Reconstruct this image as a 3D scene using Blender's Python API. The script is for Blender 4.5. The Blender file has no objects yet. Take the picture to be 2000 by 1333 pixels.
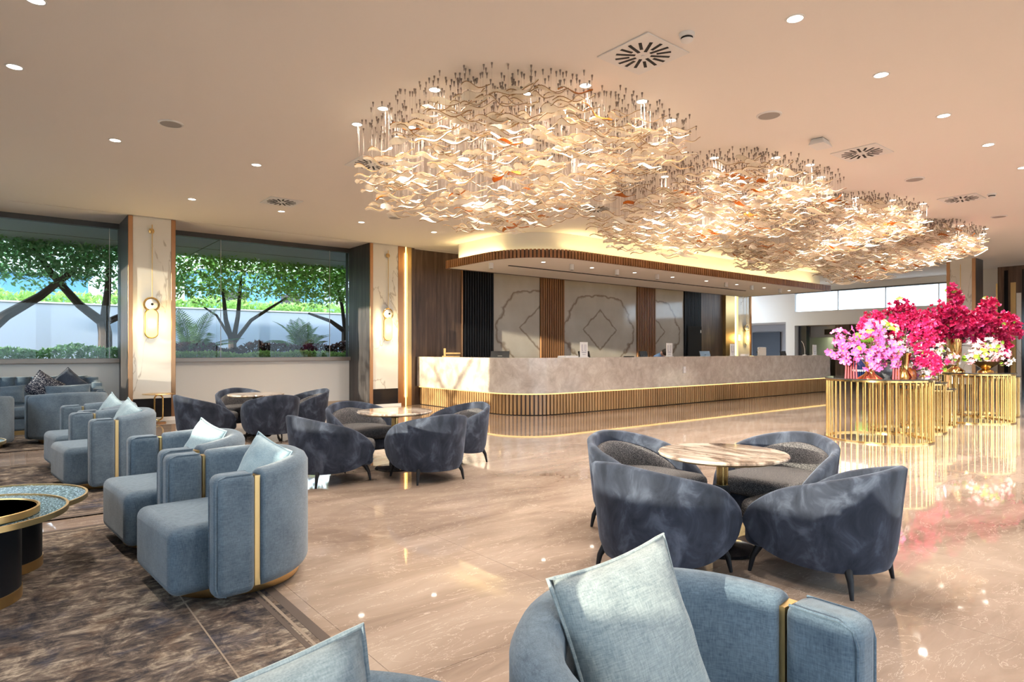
import bpy, bmesh, math, random
from mathutils import Vector, Matrix, Euler, noise
R = math.radians
random.seed(7)
SC = bpy.context.scene
COL = SC.collection

# ------------------------------------------------------------------ camera, world, sun, exposure
cam_d = bpy.data.cameras.new('camera')
cam = bpy.data.objects.new('camera', cam_d); COL.objects.link(cam)
cam_d.sensor_fit = 'HORIZONTAL'; cam_d.sensor_width = 36.0
cam_d.lens = 36.0 * 1240.0 / 2000.0
cam_d.shift_y = 18.5 / 2000.0
cam_d.clip_start = 0.05; cam_d.clip_end = 300
cam.location = (0, 0, 1.30)
cam.rotation_euler = (R(90), 0, R(51.25 - 90))
SC.camera = cam

world = bpy.data.worlds.new('sky'); SC.world = world; world.use_nodes = True
wn = world.node_tree.nodes; bgn = wn['Background']
bgn.inputs[0].default_value = (0.74, 0.86, 1.0, 1); bgn.inputs[1].default_value = 2.7

sun_d = bpy.data.lights.new('sun', 'SUN'); sun_d.energy = 6.5; sun_d.angle = R(0.6); sun_d.color = (1.0, 0.86, 0.66)
sun = bpy.data.objects.new('sun', sun_d); COL.objects.link(sun)
_e, _a = R(6.6), R(9.0)
SUN = Vector((math.cos(_e)*math.cos(_a), math.cos(_e)*math.sin(_a), -math.sin(_e)))
sun.rotation_euler = SUN.to_track_quat('-Z', 'Y').to_euler()
sun.location = (-20, -4, 8)

vs = SC.view_settings
vs.view_transform = 'Standard'; vs.look = 'None'; vs.gamma = 1.0; vs.use_curve_mapping = False
vs.exposure = 0.95
SC.cycles.max_bounces = 6; SC.cycles.diffuse_bounces = 3; SC.cycles.glossy_bounces = 3; SC.cycles.use_adaptive_sampling = True; SC.cycles.adaptive_threshold = 0.10
SC.cycles.transparent_max_bounces = 12; SC.cycles.caustics_reflective = False; SC.cycles.caustics_refractive = False
SC.cycles.sample_clamp_indirect = 6.0; SC.cycles.use_denoising = True

LAMP = 2.7      # overall dimmer of the ceiling fittings
CEIL = 3.74

# ------------------------------------------------------------------ materials
M = {}
def new_mat(name):
    m = bpy.data.materials.new(name); m.use_nodes = True
    nt = m.node_tree; p = nt.nodes['Principled BSDF']
    M[name] = m
    return m, nt, p
def setp(p, col=None, rough=None, metal=None, spec=None, sheen=None, coat=None, trans=None):
    if col is not None: p.inputs['Base Color'].default_value = (*col, 1)
    if rough is not None: p.inputs['Roughness'].default_value = rough
    if metal is not None: p.inputs['Metallic'].default_value = metal
    if spec is not None: p.inputs['Specular IOR Level'].default_value = spec
    if sheen is not None: p.inputs['Sheen Weight'].default_value = sheen
    if coat is not None: p.inputs['Coat Weight'].default_value = coat
    if trans is not None: p.inputs['Transmission Weight'].default_value = trans
def simple(name, col, rough=0.5, metal=0.0, **k):
    m, nt, p = new_mat(name); setp(p, col, rough, metal, **k); return m
def emit(name, col, strength):
    m, nt, p = new_mat(name); setp(p, (0.06, 0.05, 0.04), 0.5)
    p.inputs['Emission Color'].default_value = (*col, 1); p.inputs['Emission Strength'].default_value = strength
    return m
def ramp(nt, fac, stops):
    r = nt.nodes.new('ShaderNodeValToRGB'); e = r.color_ramp.elements
    while len(e) < len(stops): e.new(0.5)
    for i, (pos, c) in enumerate(stops):
        e[i].position = pos; e[i].color = (*c, 1) if len(c) == 3 else c
    nt.links.new(fac, r.inputs[0]); return r.outputs[0]
def coords(nt, kind='pos', scale=(1, 1, 1), rot=(0, 0, 0)):
    if kind == 'pos': o = nt.nodes.new('ShaderNodeNewGeometry').outputs['Position']
    else: o = nt.nodes.new('ShaderNodeTexCoord').outputs['Object']
    mp = nt.nodes.new('ShaderNodeMapping'); mp.inputs['Scale'].default_value = scale; mp.inputs['Rotation'].default_value = rot
    nt.links.new(o, mp.inputs[0]); return mp.outputs[0]
def tex(nt, vec, scale, detail=4, rough=0.55, dist=0.0):
    n = nt.nodes.new('ShaderNodeTexNoise'); n.inputs['Scale'].default_value = scale; n.inputs['Detail'].default_value = detail
    n.inputs['Roughness'].default_value = rough; n.inputs['Distortion'].default_value = dist
    nt.links.new(vec, n.inputs['Vector']); return n.outputs['Fac']
def mixc(nt, fac, a, b, mode='MIX'):
    n = nt.nodes.new('ShaderNodeMix'); n.data_type = 'RGBA'; n.blend_type = mode
    for s, v in ((n.inputs['Factor'], fac), (n.inputs['A'], a), (n.inputs['B'], b)):
        if hasattr(v, 'is_linked') or hasattr(v, 'links'): nt.links.new(v, s)
        else: s.default_value = v if isinstance(v, (int, float)) else ((*v, 1) if len(v) == 3 else v)
    return n.outputs['Result']
def mth(nt, op, a, b=0.0, c=0.0):
    n = nt.nodes.new('ShaderNodeMath'); n.operation = op
    for i, v in enumerate((a, b, c)):
        if hasattr(v, 'links'): nt.links.new(v, n.inputs[i])
        else: n.inputs[i].default_value = v
    return n.outputs[0]
def bump(nt, p, h, strength=0.2, dist=0.01):
    b = nt.nodes.new('ShaderNodeBump'); b.inputs['Strength'].default_value = strength; b.inputs['Distance'].default_value = dist
    nt.links.new(h, b.inputs['Height']); nt.links.new(b.outputs[0], p.inputs['Normal'])

simple('ceiling_paint', (0.82, 0.76, 0.71), 0.9)
simple('plaster', (0.80, 0.77, 0.72), 0.8)
simple('white_paint', (0.82, 0.80, 0.77), 0.6)
simple('skirting_stone', (0.50, 0.38, 0.27), 0.4)
simple('grout', (0.20, 0.15, 0.12), 0.6)
simple('black_metal', (0.009, 0.009, 0.011), 0.45, spec=0.25)
simple('black_gloss', (0.015, 0.014, 0.016), 0.12)
simple('dark_slot', (0.006, 0.005, 0.005), 0.8)
simple('frame_dark', (0.05, 0.045, 0.04), 0.4)
simple('sill', (0.27, 0.22, 0.18), 0.3, 0.3)
simple('bronze', (0.42, 0.22, 0.11), 0.28, 0.9)
simple('brass', (0.86, 0.60, 0.24), 0.2, 1.0)
simple('brass_bright', (0.68, 0.43, 0.16), 0.16, 1.0)
simple('brass_brushed', (0.68, 0.46, 0.20), 0.34, 1.0)
simple('fitting_white', (0.75, 0.73, 0.72), 0.45)
simple('speaker_cloth', (0.36, 0.33, 0.31), 0.9)
simple('pin_metal', (0.23, 0.18, 0.15), 0.45, 0.4)
simple('wire', (0.42, 0.34, 0.29), 0.4, 0.6)
simple('paper', (0.85, 0.83, 0.83), 0.6)
simple('print_grey', (0.20, 0.20, 0.30), 0.6)
simple('screen_black', (0.010, 0.010, 0.012), 0.25)
simple('skin', (0.62, 0.36, 0.26), 0.5)
simple('shirt_blue', (0.10, 0.19, 0.36), 0.8)
simple('hair_dark', (0.02, 0.014, 0.01), 0.5)
simple('jar_navy', (0.02, 0.035, 0.11), 0.1)
simple('jar_white', (0.80, 0.82, 0.88), 0.15)
simple('pot_grey', (0.10, 0.10, 0.11), 0.25)
simple('pot_orange', (0.50, 0.13, 0.02), 0.25)
simple('tassel', (0.62, 0.09, 0.11), 0.7)
simple('orchid_pink', (0.66, 0.13, 0.44), 0.5)
simple('orchid_deep', (0.55, 0.04, 0.30), 0.5)
simple('petal_gold', (0.85, 0.50, 0.05), 0.5)
simple('magenta', (0.56, 0.012, 0.11), 0.5)
simple('magenta_light', (0.72, 0.05, 0.24), 0.5)
simple('petal_white', (0.86, 0.78, 0.76), 0.5)
simple('petal_blush', (0.80, 0.33, 0.40), 0.5)
simple('leaf_lime', (0.24, 0.44, 0.03), 0.5)
simple('leaf_dark', (0.035, 0.10, 0.025), 0.5)
simple('twig', (0.10, 0.06, 0.035), 0.8)
simple('bark', (0.075, 0.055, 0.045), 0.9)
simple('soil', (0.06, 0.045, 0.03), 0.95)
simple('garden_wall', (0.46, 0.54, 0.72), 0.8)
simple('outer_soffit', (0.62, 0.68, 0.74), 0.8)
simple('far_blue', (0.14, 0.36, 0.62), 0.7)
simple('far_white', (0.80, 0.84, 0.88), 0.8)
simple('bar_green', (0.19, 0.33, 0.05), 0.3)
simple('bar_brown', (0.06, 0.03, 0.016), 0.4)
simple('bottle_green', (0.08, 0.28, 0.05), 0.15)
simple('grey_room', (0.45, 0.44, 0.46), 0.8)
simple('door_slate', (0.05, 0.06, 0.08), 0.5)
simple('glass_dark', (0.03, 0.028, 0.03), 0.05)
emit('lamp_disc', (1.0, 0.90, 0.76), 9.0)
emit('lamp_capsule', (1.0, 0.78, 0.26), 0.95)
emit('led_warm', (1.0, 0.78, 0.34), 2.2)
emit('led_gold', (1.0, 0.60, 0.20), 1.3)
simple('globe', (0.85, 0.82, 0.78), 0.2)

def mk_floor():
    m, nt, p = new_mat('floor_marble'); setp(p, rough=0.035, spec=0.62)
    v = coords(nt, 'pos', (0.55, 1.5, 1), (0, 0, R(22)))
    a = tex(nt, v, 1.1, 8, 0.62, 1.1)
    c = ramp(nt, a, [(0.28, (0.185, 0.132, 0.102)), (0.45, (0.275, 0.205, 0.162)), (0.62, (0.355, 0.275, 0.222)), (0.8, (0.45, 0.365, 0.305))])
    b = tex(nt, v, 3.0, 6, 0.6, 2.2)
    vein = mth(nt, 'LESS_THAN', mth(nt, 'ABSOLUTE', mth(nt, 'SUBTRACT', b, 0.52)), 0.0045)
    c = mixc(nt, mth(nt, 'MULTIPLY', vein, 0.35), c, (0.72, 0.62, 0.52))
    nt.links.new(c, p.inputs['Base Color'])
mk_floor()
def mk_counter():
    m, nt, p = new_mat('counter_marble'); setp(p, rough=0.10, spec=0.5)
    v = coords(nt, 'pos', (1, 1, 1), (0.4, 0.3, 0.5))
    a = tex(nt, v, 4.6, 9, 0.7, 0.5)
    c = ramp(nt, a, [(0.3, (0.47, 0.385, 0.315)), (0.5, (0.60, 0.51, 0.435)), (0.72, (0.76, 0.69, 0.61))])
    nt.links.new(c, p.inputs['Base Color'])
mk_counter()
def mk_bookmatch():
    # pale slabs laid in mirrored pairs: a diamond inside a ring of brown veins about every joint
    m, nt, p = new_mat('bookmatch_marble'); setp(p, rough=0.09)
    g = nt.nodes.new('ShaderNodeNewGeometry'); s = nt.nodes.new('ShaderNodeSeparateXYZ'); nt.links.new(g.outputs['Position'], s.inputs[0])
    c = mth(nt, 'ADD', 11.75, mth(nt, 'MULTIPLY', mth(nt, 'GREATER_THAN', s.outputs[0], 12.2), 2.45))
    c = mth(nt, 'ADD', c, mth(nt, 'MULTIPLY', mth(nt, 'GREATER_THAN', s.outputs[0], 16.3), 2.4))
    x = mth(nt, 'ABSOLUTE', mth(nt, 'SUBTRACT', s.outputs[0], c))
    z = mth(nt, 'SUBTRACT', s.outputs[2], 1.93)
    cb = nt.nodes.new('ShaderNodeCombineXYZ'); nt.links.new(x, cb.inputs[0]); nt.links.new(z, cb.inputs[2])
    n1 = mth(nt, 'SUBTRACT', tex(nt, cb.outputs[0], 1.7, 2, 0.5), 0.5)
    n2 = mth(nt, 'SUBTRACT', tex(nt, cb.outputs[0], 9.0, 3, 0.6), 0.5)
    dia = mth(nt, 'ADD', mth(nt, 'DIVIDE', x, 0.74), mth(nt, 'DIVIDE', mth(nt, 'ABSOLUTE', z), 0.60))
    dia = mth(nt, 'ADD', dia, mth(nt, 'MULTIPLY', n1, 0.55))
    dv = mth(nt, 'ABSOLUTE', mth(nt, 'SUBTRACT', dia, 1.0))
    xr = mth(nt, 'DIVIDE', x, 1.50); zr = mth(nt, 'DIVIDE', z, 1.02)
    ring = mth(nt, 'SQRT', mth(nt, 'ADD', mth(nt, 'MULTIPLY', xr, xr), mth(nt, 'MULTIPLY', zr, zr)))
    ring = mth(nt, 'ADD', ring, mth(nt, 'MULTIPLY', n1, 0.5))
    rv = mth(nt, 'ABSOLUTE', mth(nt, 'SUBTRACT', ring, 1.0))
    w1 = mth(nt, 'ADD', 0.085, mth(nt, 'MULTIPLY', n2, 0.22))
    a1 = mth(nt, 'SUBTRACT', 1.0, mth(nt, 'DIVIDE', dv, w1)); a2 = mth(nt, 'SUBTRACT', 1.0, mth(nt, 'DIVIDE', rv, mth(nt, 'MULTIPLY', w1, 0.55)))
    k = mth(nt, 'MAXIMUM', mth(nt, 'MAXIMUM', a1, a2), 0.0)
    k = mth(nt, 'MULTIPLY', mth(nt, 'MINIMUM', k, 1.0), 0.75)
    base = ramp(nt, tex(nt, cb.outputs[0], 1.3, 4, 0.5), [(0.3, (0.50, 0.44, 0.36)), (0.7, (0.62, 0.56, 0.48))])
    nt.links.new(mixc(nt, k, base, (0.17, 0.095, 0.05)), p.inputs['Base Color'])
mk_bookmatch()
def mk_white_marble():
    m, nt, p = new_mat('white_marble'); setp(p, rough=0.10)
    v = coords(nt, 'pos', (1, 1, 1), (0.0, R(38), 0.0))
    v2 = coords(nt, 'pos', (1.0, 1.0, 0.35), (0.0, R(38), 0.0))
    a = tex(nt, v2, 1.15, 5, 0.55, 0.6)
    b = mth(nt, 'ABSOLUTE', mth(nt, 'SUBTRACT', a, 0.5))
    wv = mth(nt, 'ADD', 0.005, mth(nt, 'MULTIPLY', mth(nt, 'MAXIMUM', mth(nt, 'SUBTRACT', tex(nt, v, 3.0, 2), 0.45), 0.0), 0.05))
    k = mth(nt, 'MAXIMUM', mth(nt, 'SUBTRACT', 1.0, mth(nt, 'DIVIDE', b, wv)), 0.0)
    c = mixc(nt, mth(nt, 'MULTIPLY', k, 0.6), (0.74, 0.70, 0.64), (0.26, 0.20, 0.15))
    nt.links.new(c, p.inputs['Base Color'])
mk_white_marble()
def mk_top():
    m, nt, p = new_mat('table_marble'); setp(p, rough=0.07)
    v = coords(nt, 'pos', (3.2, 0.9, 1), (0, 0, R(30)))
    c = ramp(nt, tex(nt, v, 2.2, 8, 0.65, 1.2), [(0.34, (0.06, 0.042, 0.034)), (0.44, (0.26, 0.19, 0.15)), (0.54, (0.50, 0.42, 0.35)), (0.75, (0.70, 0.64, 0.57))])
    nt.links.new(c, p.inputs['Base Color'])
mk_top()
def mk_wood(name, cols, kind='pos', scale=(9, 9, 0.55), rough=0.4):
    m, nt, p = new_mat(name); setp(p, rough=rough)
    v = coords(nt, kind, scale)
    c = ramp(nt, tex(nt, v, 1.3, 6, 0.65, 0.3), [(0.28, cols[0]), (0.5, cols[1]), (0.74, cols[2])])
    nt.links.new(c, p.inputs['Base Color'])
mk_wood('wood_panel', [(0.045, 0.026, 0.017), (0.105, 0.060, 0.038), (0.22, 0.135, 0.085)])
mk_wood('wood_dark', [(0.022, 0.020, 0.021), (0.055, 0.048, 0.048), (0.11, 0.095, 0.09)])
mk_wood('wood_slat', [(0.20, 0.085, 0.032), (0.30, 0.135, 0.055), (0.40, 0.195, 0.085)])
mk_wood('wood_gold', [(0.36, 0.20, 0.085), (0.46, 0.27, 0.12), (0.56, 0.35, 0.17)], rough=0.28)
mk_wood('wood_light', [(0.42, 0.25, 0.09), (0.52, 0.33, 0.13), (0.6, 0.4, 0.18)])
def mk_linen(name, lo, hi, sc=1.0, sheen=0.25):
    m, nt, p = new_mat(name); setp(p, rough=0.85, spec=0.2, sheen=sheen)
    v = coords(nt, 'obj')
    v1 = coords(nt, 'obj', (40*sc, 40*sc, 320*sc)); v2 = coords(nt, 'obj', (300*sc, 300*sc, 50*sc))
    a = mth(nt, 'ADD', mth(nt, 'MULTIPLY', tex(nt, v1, 1, 2), 0.5), mth(nt, 'MULTIPLY', tex(nt, v2, 1, 2), 0.5))
    big = tex(nt, v, 5.0, 4, 0.6)
    f = mth(nt, 'ADD', mth(nt, 'MULTIPLY', a, 0.65), mth(nt, 'MULTIPLY', big, 0.35))
    c = ramp(nt, f, [(0.36, lo), (0.64, hi)]); nt.links.new(c, p.inputs['Base Color'])
    bump(nt, p, a, 0.25, 0.002)
mk_linen('linen_blue', (0.054, 0.082, 0.115), (0.148, 0.200, 0.248))
mk_linen('linen_pale', (0.20, 0.295, 0.35), (0.37, 0.47, 0.51))
mk_linen('linen_cream', (0.15, 0.185, 0.20), (0.35, 0.385, 0.38))
mk_linen('linen_shaded', (0.085, 0.115, 0.140), (0.21, 0.25, 0.275))  # cushion linen darkened to carry the shade it lies in
mk_linen('linen_dark', (0.018, 0.025, 0.045), (0.045, 0.058, 0.085))
def mk_velvet():
    m, nt, p = new_mat('velvet_navy'); setp(p, rough=0.75, spec=0.2, sheen=0.18)
    p.inputs['Sheen Roughness'].default_value = 0.4; p.inputs['Sheen Tint'].default_value = (0.55, 0.66, 0.9, 1)
    v = coords(nt, 'obj', (1, 1, 0.7))
    c = ramp(nt, tex(nt, v, 6.5, 5, 0.6, 0.8), [(0.33, (0.013, 0.016, 0.025)), (0.52, (0.029, 0.035, 0.053)), (0.72, (0.088, 0.103, 0.140))])
    nt.links.new(c, p.inputs['Base Color'])
mk_velvet()
def mk_tweed(name, lo, mid, hi, scale=260):
    m, nt, p = new_mat(name); setp(p, rough=0.9, spec=0.15)
    v = coords(nt, 'obj'); a = tex(nt, v, scale, 2, 0.7)
    c = ramp(nt, a, [(0.40, lo), (0.52, mid), (0.66, hi)]); nt.links.new(c, p.inputs['Base Color']); bump(nt, p, a, 0.4, 0.002)
mk_tweed('tweed', (0.018, 0.018, 0.022), (0.065, 0.062, 0.066), (0.30, 0.28, 0.27))
mk_tweed('pattern_cushion', (0.012, 0.015, 0.03), (0.03, 0.036, 0.06), (0.55, 0.55, 0.58), 70)
mk_tweed('mosaic_glass', (0.006, 0.016, 0.022), (0.035, 0.08, 0.105), (0.45, 0.60, 0.66), 90)
M['mosaic_glass'].node_tree.nodes['Principled BSDF'].inputs['Roughness'].default_value = 0.12
def mk_rug():
    m, nt, p = new_mat('rug_pile'); setp(p, rough=0.95, spec=0.1)
    g0 = coords(nt, 'pos'); fine = tex(nt, coords(nt, 'pos', (7, 22, 1), (0, 0, R(8))), 1.6, 6, 0.7, 0.4)
    blot = tex(nt, g0, 7.5, 7, 0.72, 0.7); big_ = tex(nt, g0, 1.5, 3, 0.5, 0.3)
    a = mth(nt, 'ADD', mth(nt, 'MULTIPLY', blot, 0.50), mth(nt, 'ADD', mth(nt, 'MULTIPLY', fine, 0.30), mth(nt, 'MULTIPLY', big_, 0.20)))
    b = tex(nt, g0, 4.2, 4, 0.6, 0.6)
    c = ramp(nt, a, [(0.38, (0.014, 0.015, 0.021)), (0.46, (0.058, 0.048, 0.045)), (0.52, (0.135, 0.105, 0.086)), (0.60, (0.36, 0.30, 0.235))])
    k = mth(nt, 'MULTIPLY', mth(nt, 'MAXIMUM', mth(nt, 'SUBTRACT', b, 0.55), 0.0), 3.0)
    c = mixc(nt, k, c, (0.030, 0.045, 0.085))
    k2 = mth(nt, 'MULTIPLY', mth(nt, 'MAXIMUM', mth(nt, 'SUBTRACT', 0.45, b), 0.0), 2.5)
    c = mixc(nt, k2, c, (0.12, 0.065, 0.035))
    nt.links.new(c, p.inputs['Base Color']); bump(nt, p, tex(nt, coords(nt, 'pos'), 160, 2), 0.5, 0.004)
mk_rug()
simple('rug_band', (0.085, 0.062, 0.050), 0.95)
simple('rug_line', (0.24, 0.185, 0.14), 0.95)
def mk_glass():
    m = bpy.data.materials.new('window_glass'); m.use_nodes = True; nt = m.node_tree; M['window_glass'] = m
    nt.nodes.remove(nt.nodes['Principled BSDF']); out = nt.nodes['Material Output']
    t = nt.nodes.new('ShaderNodeBsdfTransparent'); t.inputs[0].default_value = (0.93, 0.97, 0.98, 1)
    g = nt.nodes.new('ShaderNodeBsdfGlossy'); g.inputs['Roughness'].default_value = 0.0
    f = nt.nodes.new('ShaderNodeFresnel'); f.inputs[0].default_value = 1.28
    mx = nt.nodes.new('ShaderNodeMixShader'); nt.links.new(f.outputs[0], mx.inputs[0]); nt.links.new(t.outputs[0], mx.inputs[1]); nt.links.new(g.outputs[0], mx.inputs[2])
    nt.links.new(mx.outputs[0], out.inputs[0])
mk_glass()
def mk_chand(name, base, tr, tf=0.5, clear=0.12):
    m, nt, p = new_mat(name); setp(p, base, 0.12, spec=0.6)
    out = nt.nodes['Material Output']
    t = nt.nodes.new('ShaderNodeBsdfTranslucent'); t.inputs[0].default_value = (*tr, 1)
    mx = nt.nodes.new('ShaderNodeMixShader'); mx.inputs[0].default_value = tf
    nt.links.new(p.outputs[0], mx.inputs[1]); nt.links.new(t.outputs[0], mx.inputs[2])
    nt.links.new(mx.outputs[0], out.inputs[0])
mk_chand('glass_cream', (1.0, 0.93, 0.82), (1.0, 0.92, 0.78))
mk_chand('glass_amber', (0.45, 0.16, 0.03), (0.75, 0.30, 0.06), 0.55, 0.05)
mk_chand('glass_edge', (0.30, 0.17, 0.075), (0.4, 0.25, 0.1), 0.3, 0.0)  # brown put into the edge colour for the refraction of thick glass
def mk_leaf(name, a, b, tr):
    m, nt, p = new_mat(name); setp(p, rough=0.5, spec=0.3)
    c = ramp(nt, tex(nt, coords(nt, 'pos'), 9.0, 2), [(0.38, a), (0.62, b)]); nt.links.new(c, p.inputs['Base Color'])
    out = nt.nodes['Material Output']; t = nt.nodes.new('ShaderNodeBsdfTranslucent'); t.inputs[0].default_value = (*tr, 1)
    mx = nt.nodes.new('ShaderNodeMixShader'); mx.inputs[0].default_value = 0.45
    nt.links.new(p.outputs[0], mx.inputs[1]); nt.links.new(t.outputs[0], mx.inputs[2]); nt.links.new(mx.outputs[0], out.inputs[0])
mk_leaf('foliage', (0.10, 0.24, 0.06), (0.46, 0.66, 0.24), (0.50, 0.75, 0.20))
mk_leaf('foliage_teal', (0.07, 0.22, 0.12), (0.36, 0.60, 0.36), (0.36, 0.66, 0.28))
mk_leaf('foliage_red', (0.022, 0.010, 0.013), (0.07, 0.028, 0.032), (0.05, 0.02, 0.02))
mk_leaf('palm_leaf', (0.02, 0.07, 0.035), (0.09, 0.19, 0.075), (0.08, 0.18, 0.05))

# ------------------------------------------------------------------ mesh helpers
class MB:
    def __init__(s): s.v = []; s.f = []; s.mi = []; s.cur = 0
    def add(s, vs, fs, T=None):
        o = len(s.v)
        s.v += [tuple(T @ Vector(p)) for p in vs] if T else [tuple(p) for p in vs]
        s.f += [tuple(i+o for i in f) for f in fs]; s.mi += [s.cur]*len(fs); return s
    def box(s, x0, x1, y0, y1, z0, z1, T=None):
        return s.add([(x0,y0,z0),(x1,y0,z0),(x1,y1,z0),(x0,y1,z0),(x0,y0,z1),(x1,y0,z1),(x1,y1,z1),(x0,y1,z1)],
                     [(0,3,2,1),(4,5,6,7),(0,1,5,4),(1,2,6,5),(2,3,7,6),(3,0,4,7)], T)
    def lathe(s, prof, n=32, c=(0,0,0), T=None, cap=True):
        vs = []; fs = []
        for r, z in prof:
            for i in range(n):
                a = 2*math.pi*i/n; vs.append((c[0]+r*math.cos(a), c[1]+r*math.sin(a), c[2]+z))
        for j in range(len(prof)-1):
            for i in range(n):
                k = (i+1) % n; fs.append((j*n+i, j*n+k, (j+1)*n+k, (j+1)*n+i))
        if prof[0] == prof[-1]: cap = False
        if cap and prof[0][0] > 1e-4: fs.append(tuple(range(n-1, -1, -1)))
        if cap and prof[-1][0] > 1e-4: fs.append(tuple(range((len(prof)-1)*n, len(prof)*n)))
        return s.add(vs, fs, T)
    def tube(s, pts, rad, n=6, closed=False, T=None):
        P = [Vector(p) for p in pts]; L = len(P); vs = []; fs = []
        rr = rad if isinstance(rad, (list, tuple)) else [rad]*L
        up = None
        for i, p in enumerate(P):
            if closed: t = P[(i+1) % L] - P[i-1]
            else: t = P[min(i+1, L-1)] - P[max(i-1, 0)]
            t.normalize()
            if up is None: up = Vector((0,0,1)) if abs(t.z) < 0.9 else Vector((1,0,0))
            a = t.cross(up)
            if a.length < 1e-5: a = t.orthogonal()
            a.normalize(); b = a.cross(t); b.normalize(); up = b
            for k in range(n):
                w = 2*math.pi*k/n; vs.append(p + (a*math.cos(w) + b*math.sin(w))*rr[i])
        m = L if closed else L-1
        for i in range(m):
            j = (i+1) % L
            for k in range(n):
                q = (k+1) % n; fs.append((i*n+k, i*n+q, j*n+q, j*n+k))
        if not closed: fs.append(tuple(range(n-1, -1, -1))); fs.append(tuple(range((L-1)*n, L*n)))
        return s.add(vs, fs, T)
    def prism(s, poly, z0, z1, T=None):
        n = len(poly); vs = [(x,y,z0) for x,y in poly] + [(x,y,z1) for x,y in poly]
        fs = [tuple(range(n-1,-1,-1)), tuple(range(n,2*n))] + [(i,(i+1)%n,n+(i+1)%n,n+i) for i in range(n)]
        return s.add(vs, fs, T)
    def rings(s, rings, closed_path=False, caps=True):
        n = len(rings[0]); vs = [p for r in rings for p in r]; fs = []; L = len(rings)
        for i in range(L if closed_path else L-1):
            j = (i+1) % L
            for k in range(n):
                q = (k+1) % n; fs.append((i*n+k, i*n+q, j*n+q, j*n+k))
        if caps and not closed_path: fs.append(tuple(range(n-1,-1,-1))); fs.append(tuple(range((L-1)*n, L*n)))
        return s.add(vs, fs)
    def mesh(s, name, smooth=False, fix=False):
        me = bpy.data.meshes.new(name); me.from_pydata(s.v, [], s.f)
        if fix:
            b = bmesh.new(); b.from_mesh(me); bmesh.ops.recalc_face_normals(b, faces=b.faces); b.to_mesh(me); b.free()
        if len(set(s.mi)) > 1: me.polygons.foreach_set('material_index', s.mi)
        if smooth:
            me.polygons.foreach_set('use_smooth', [True]*len(me.polygons)); me.set_sharp_from_angle(angle=R(smooth if smooth is not True else 40))
        me.update(); return me
    def build(s, name, mat, parent=None, loc=(0,0,0), smooth=False, bevel=0, seg=3, fix=False, sub=0, rot=None):
        me = s.mesh(name, smooth or bool(bevel), fix)
        for mm in (mat if isinstance(mat, (list, tuple)) else [mat]): me.materials.append(M[mm])
        return put(name, me, parent, loc, bevel, seg, sub, rot)
def put(name, me, parent=None, loc=(0,0,0), bevel=0, seg=3, sub=0, rot=None):
    o = bpy.data.objects.new(name, me); COL.objects.link(o); o.location = loc
    if rot is not None: o.rotation_euler = rot
    if parent is not None: o.parent = parent
    if bevel:
        b = o.modifiers.new('bevel', 'BEVEL'); b.width = bevel; b.segments = seg; b.limit_method = 'ANGLE'; b.angle_limit = R(40)
    if sub:
        b = o.modifiers.new('sub', 'SUBSURF'); b.levels = sub; b.render_levels = sub
    return o
def empty(name, loc=(0,0,0), rz=0.0):
    o = bpy.data.objects.new(name, None); COL.objects.link(o); o.location = loc; o.rotation_euler = (0,0,rz); o.empty_display_size = 0.1
    return o
def tag(o, label=None, cat=None, group=None, kind=None):
    if label: o['label'] = label
    if cat: o['category'] = cat
    if group: o['group'] = group
    if kind: o['kind'] = kind
    return o
def struct(o): o['kind'] = 'structure'; return o
KIDS = {}
def copy_tree(o, parent=None):
    c = o.copy(); COL.objects.link(c); c.parent = parent
    for ch in [x for x in list(o.children)]: copy_tree(ch, c)
    return c
def bx(name, mat, x0, x1, y0, y1, z0, z1, parent=None, bevel=0, seg=2):
    return MB().box(x0,x1,y0,y1,z0,z1).build(name, mat, parent, bevel=bevel, seg=seg)
def lamp(name, kind, loc, energy, col, parent=None, **k):
    d = bpy.data.lights.new(name, kind); d.energy = energy; d.color = col
    for a, b in k.items(): setattr(d, a, b)
    o = bpy.data.objects.new(name, d); COL.objects.link(o); o.location = loc
    if parent is not None: o.parent = parent
    return o
def smooth(t): t = max(0.0, min(1.0, t)); return t*t*(3-2*t)

# ------------------------------------------------------------------ the room shell
X0, X1, Y0, YB, YG, YC = -3.2, 24.0, -4.5, 13.4, 14.3, 13.2
fl = struct(bx('floor', 'grout', X0-0.2, 34.0, Y0-0.2, 16.8, -0.2, -0.004))
tm = {}
TX, TY = 1.15, 2.30
for i in range(33):
    for j in range(9):
        x = X0 - 0.2 + 0.02 + i*TX; y = Y0 - 0.2 + j*TY
        if x > 33.9 or y > 16.8: continue
        w = min(TX, 34.0-x); hgt = min(TY, 16.8-y)
        key = (round(w,3), round(hgt,3))
        if key not in tm:
            me = MB().box(0.001, w-0.001, 0.001, hgt-0.001, -0.02, 0.0).mesh('floor_tile'); me.materials.append(M['floor_marble']); tm[key] = me
        o = put('tile', tm[key], fl, (x, y, 0))
ce = struct(bx('ceiling', 'ceiling_paint', X0-0.2, 24.2, Y0-0.2, YC-0.035, CEIL, CEIL+0.2))
# shadow gap along the column fronts and the strip of ceiling beyond it
gp = bx('shadow_gap', 'dark_slot', X0-0.2, 24.2, YC-0.035, YC, CEIL+0.05, CEIL+0.2, ce)
st = bx('window_strip', 'ceiling_paint', X0-0.2, 24.2, YC, YG+0.1, CEIL, CEIL+0.2, ce)

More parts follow.
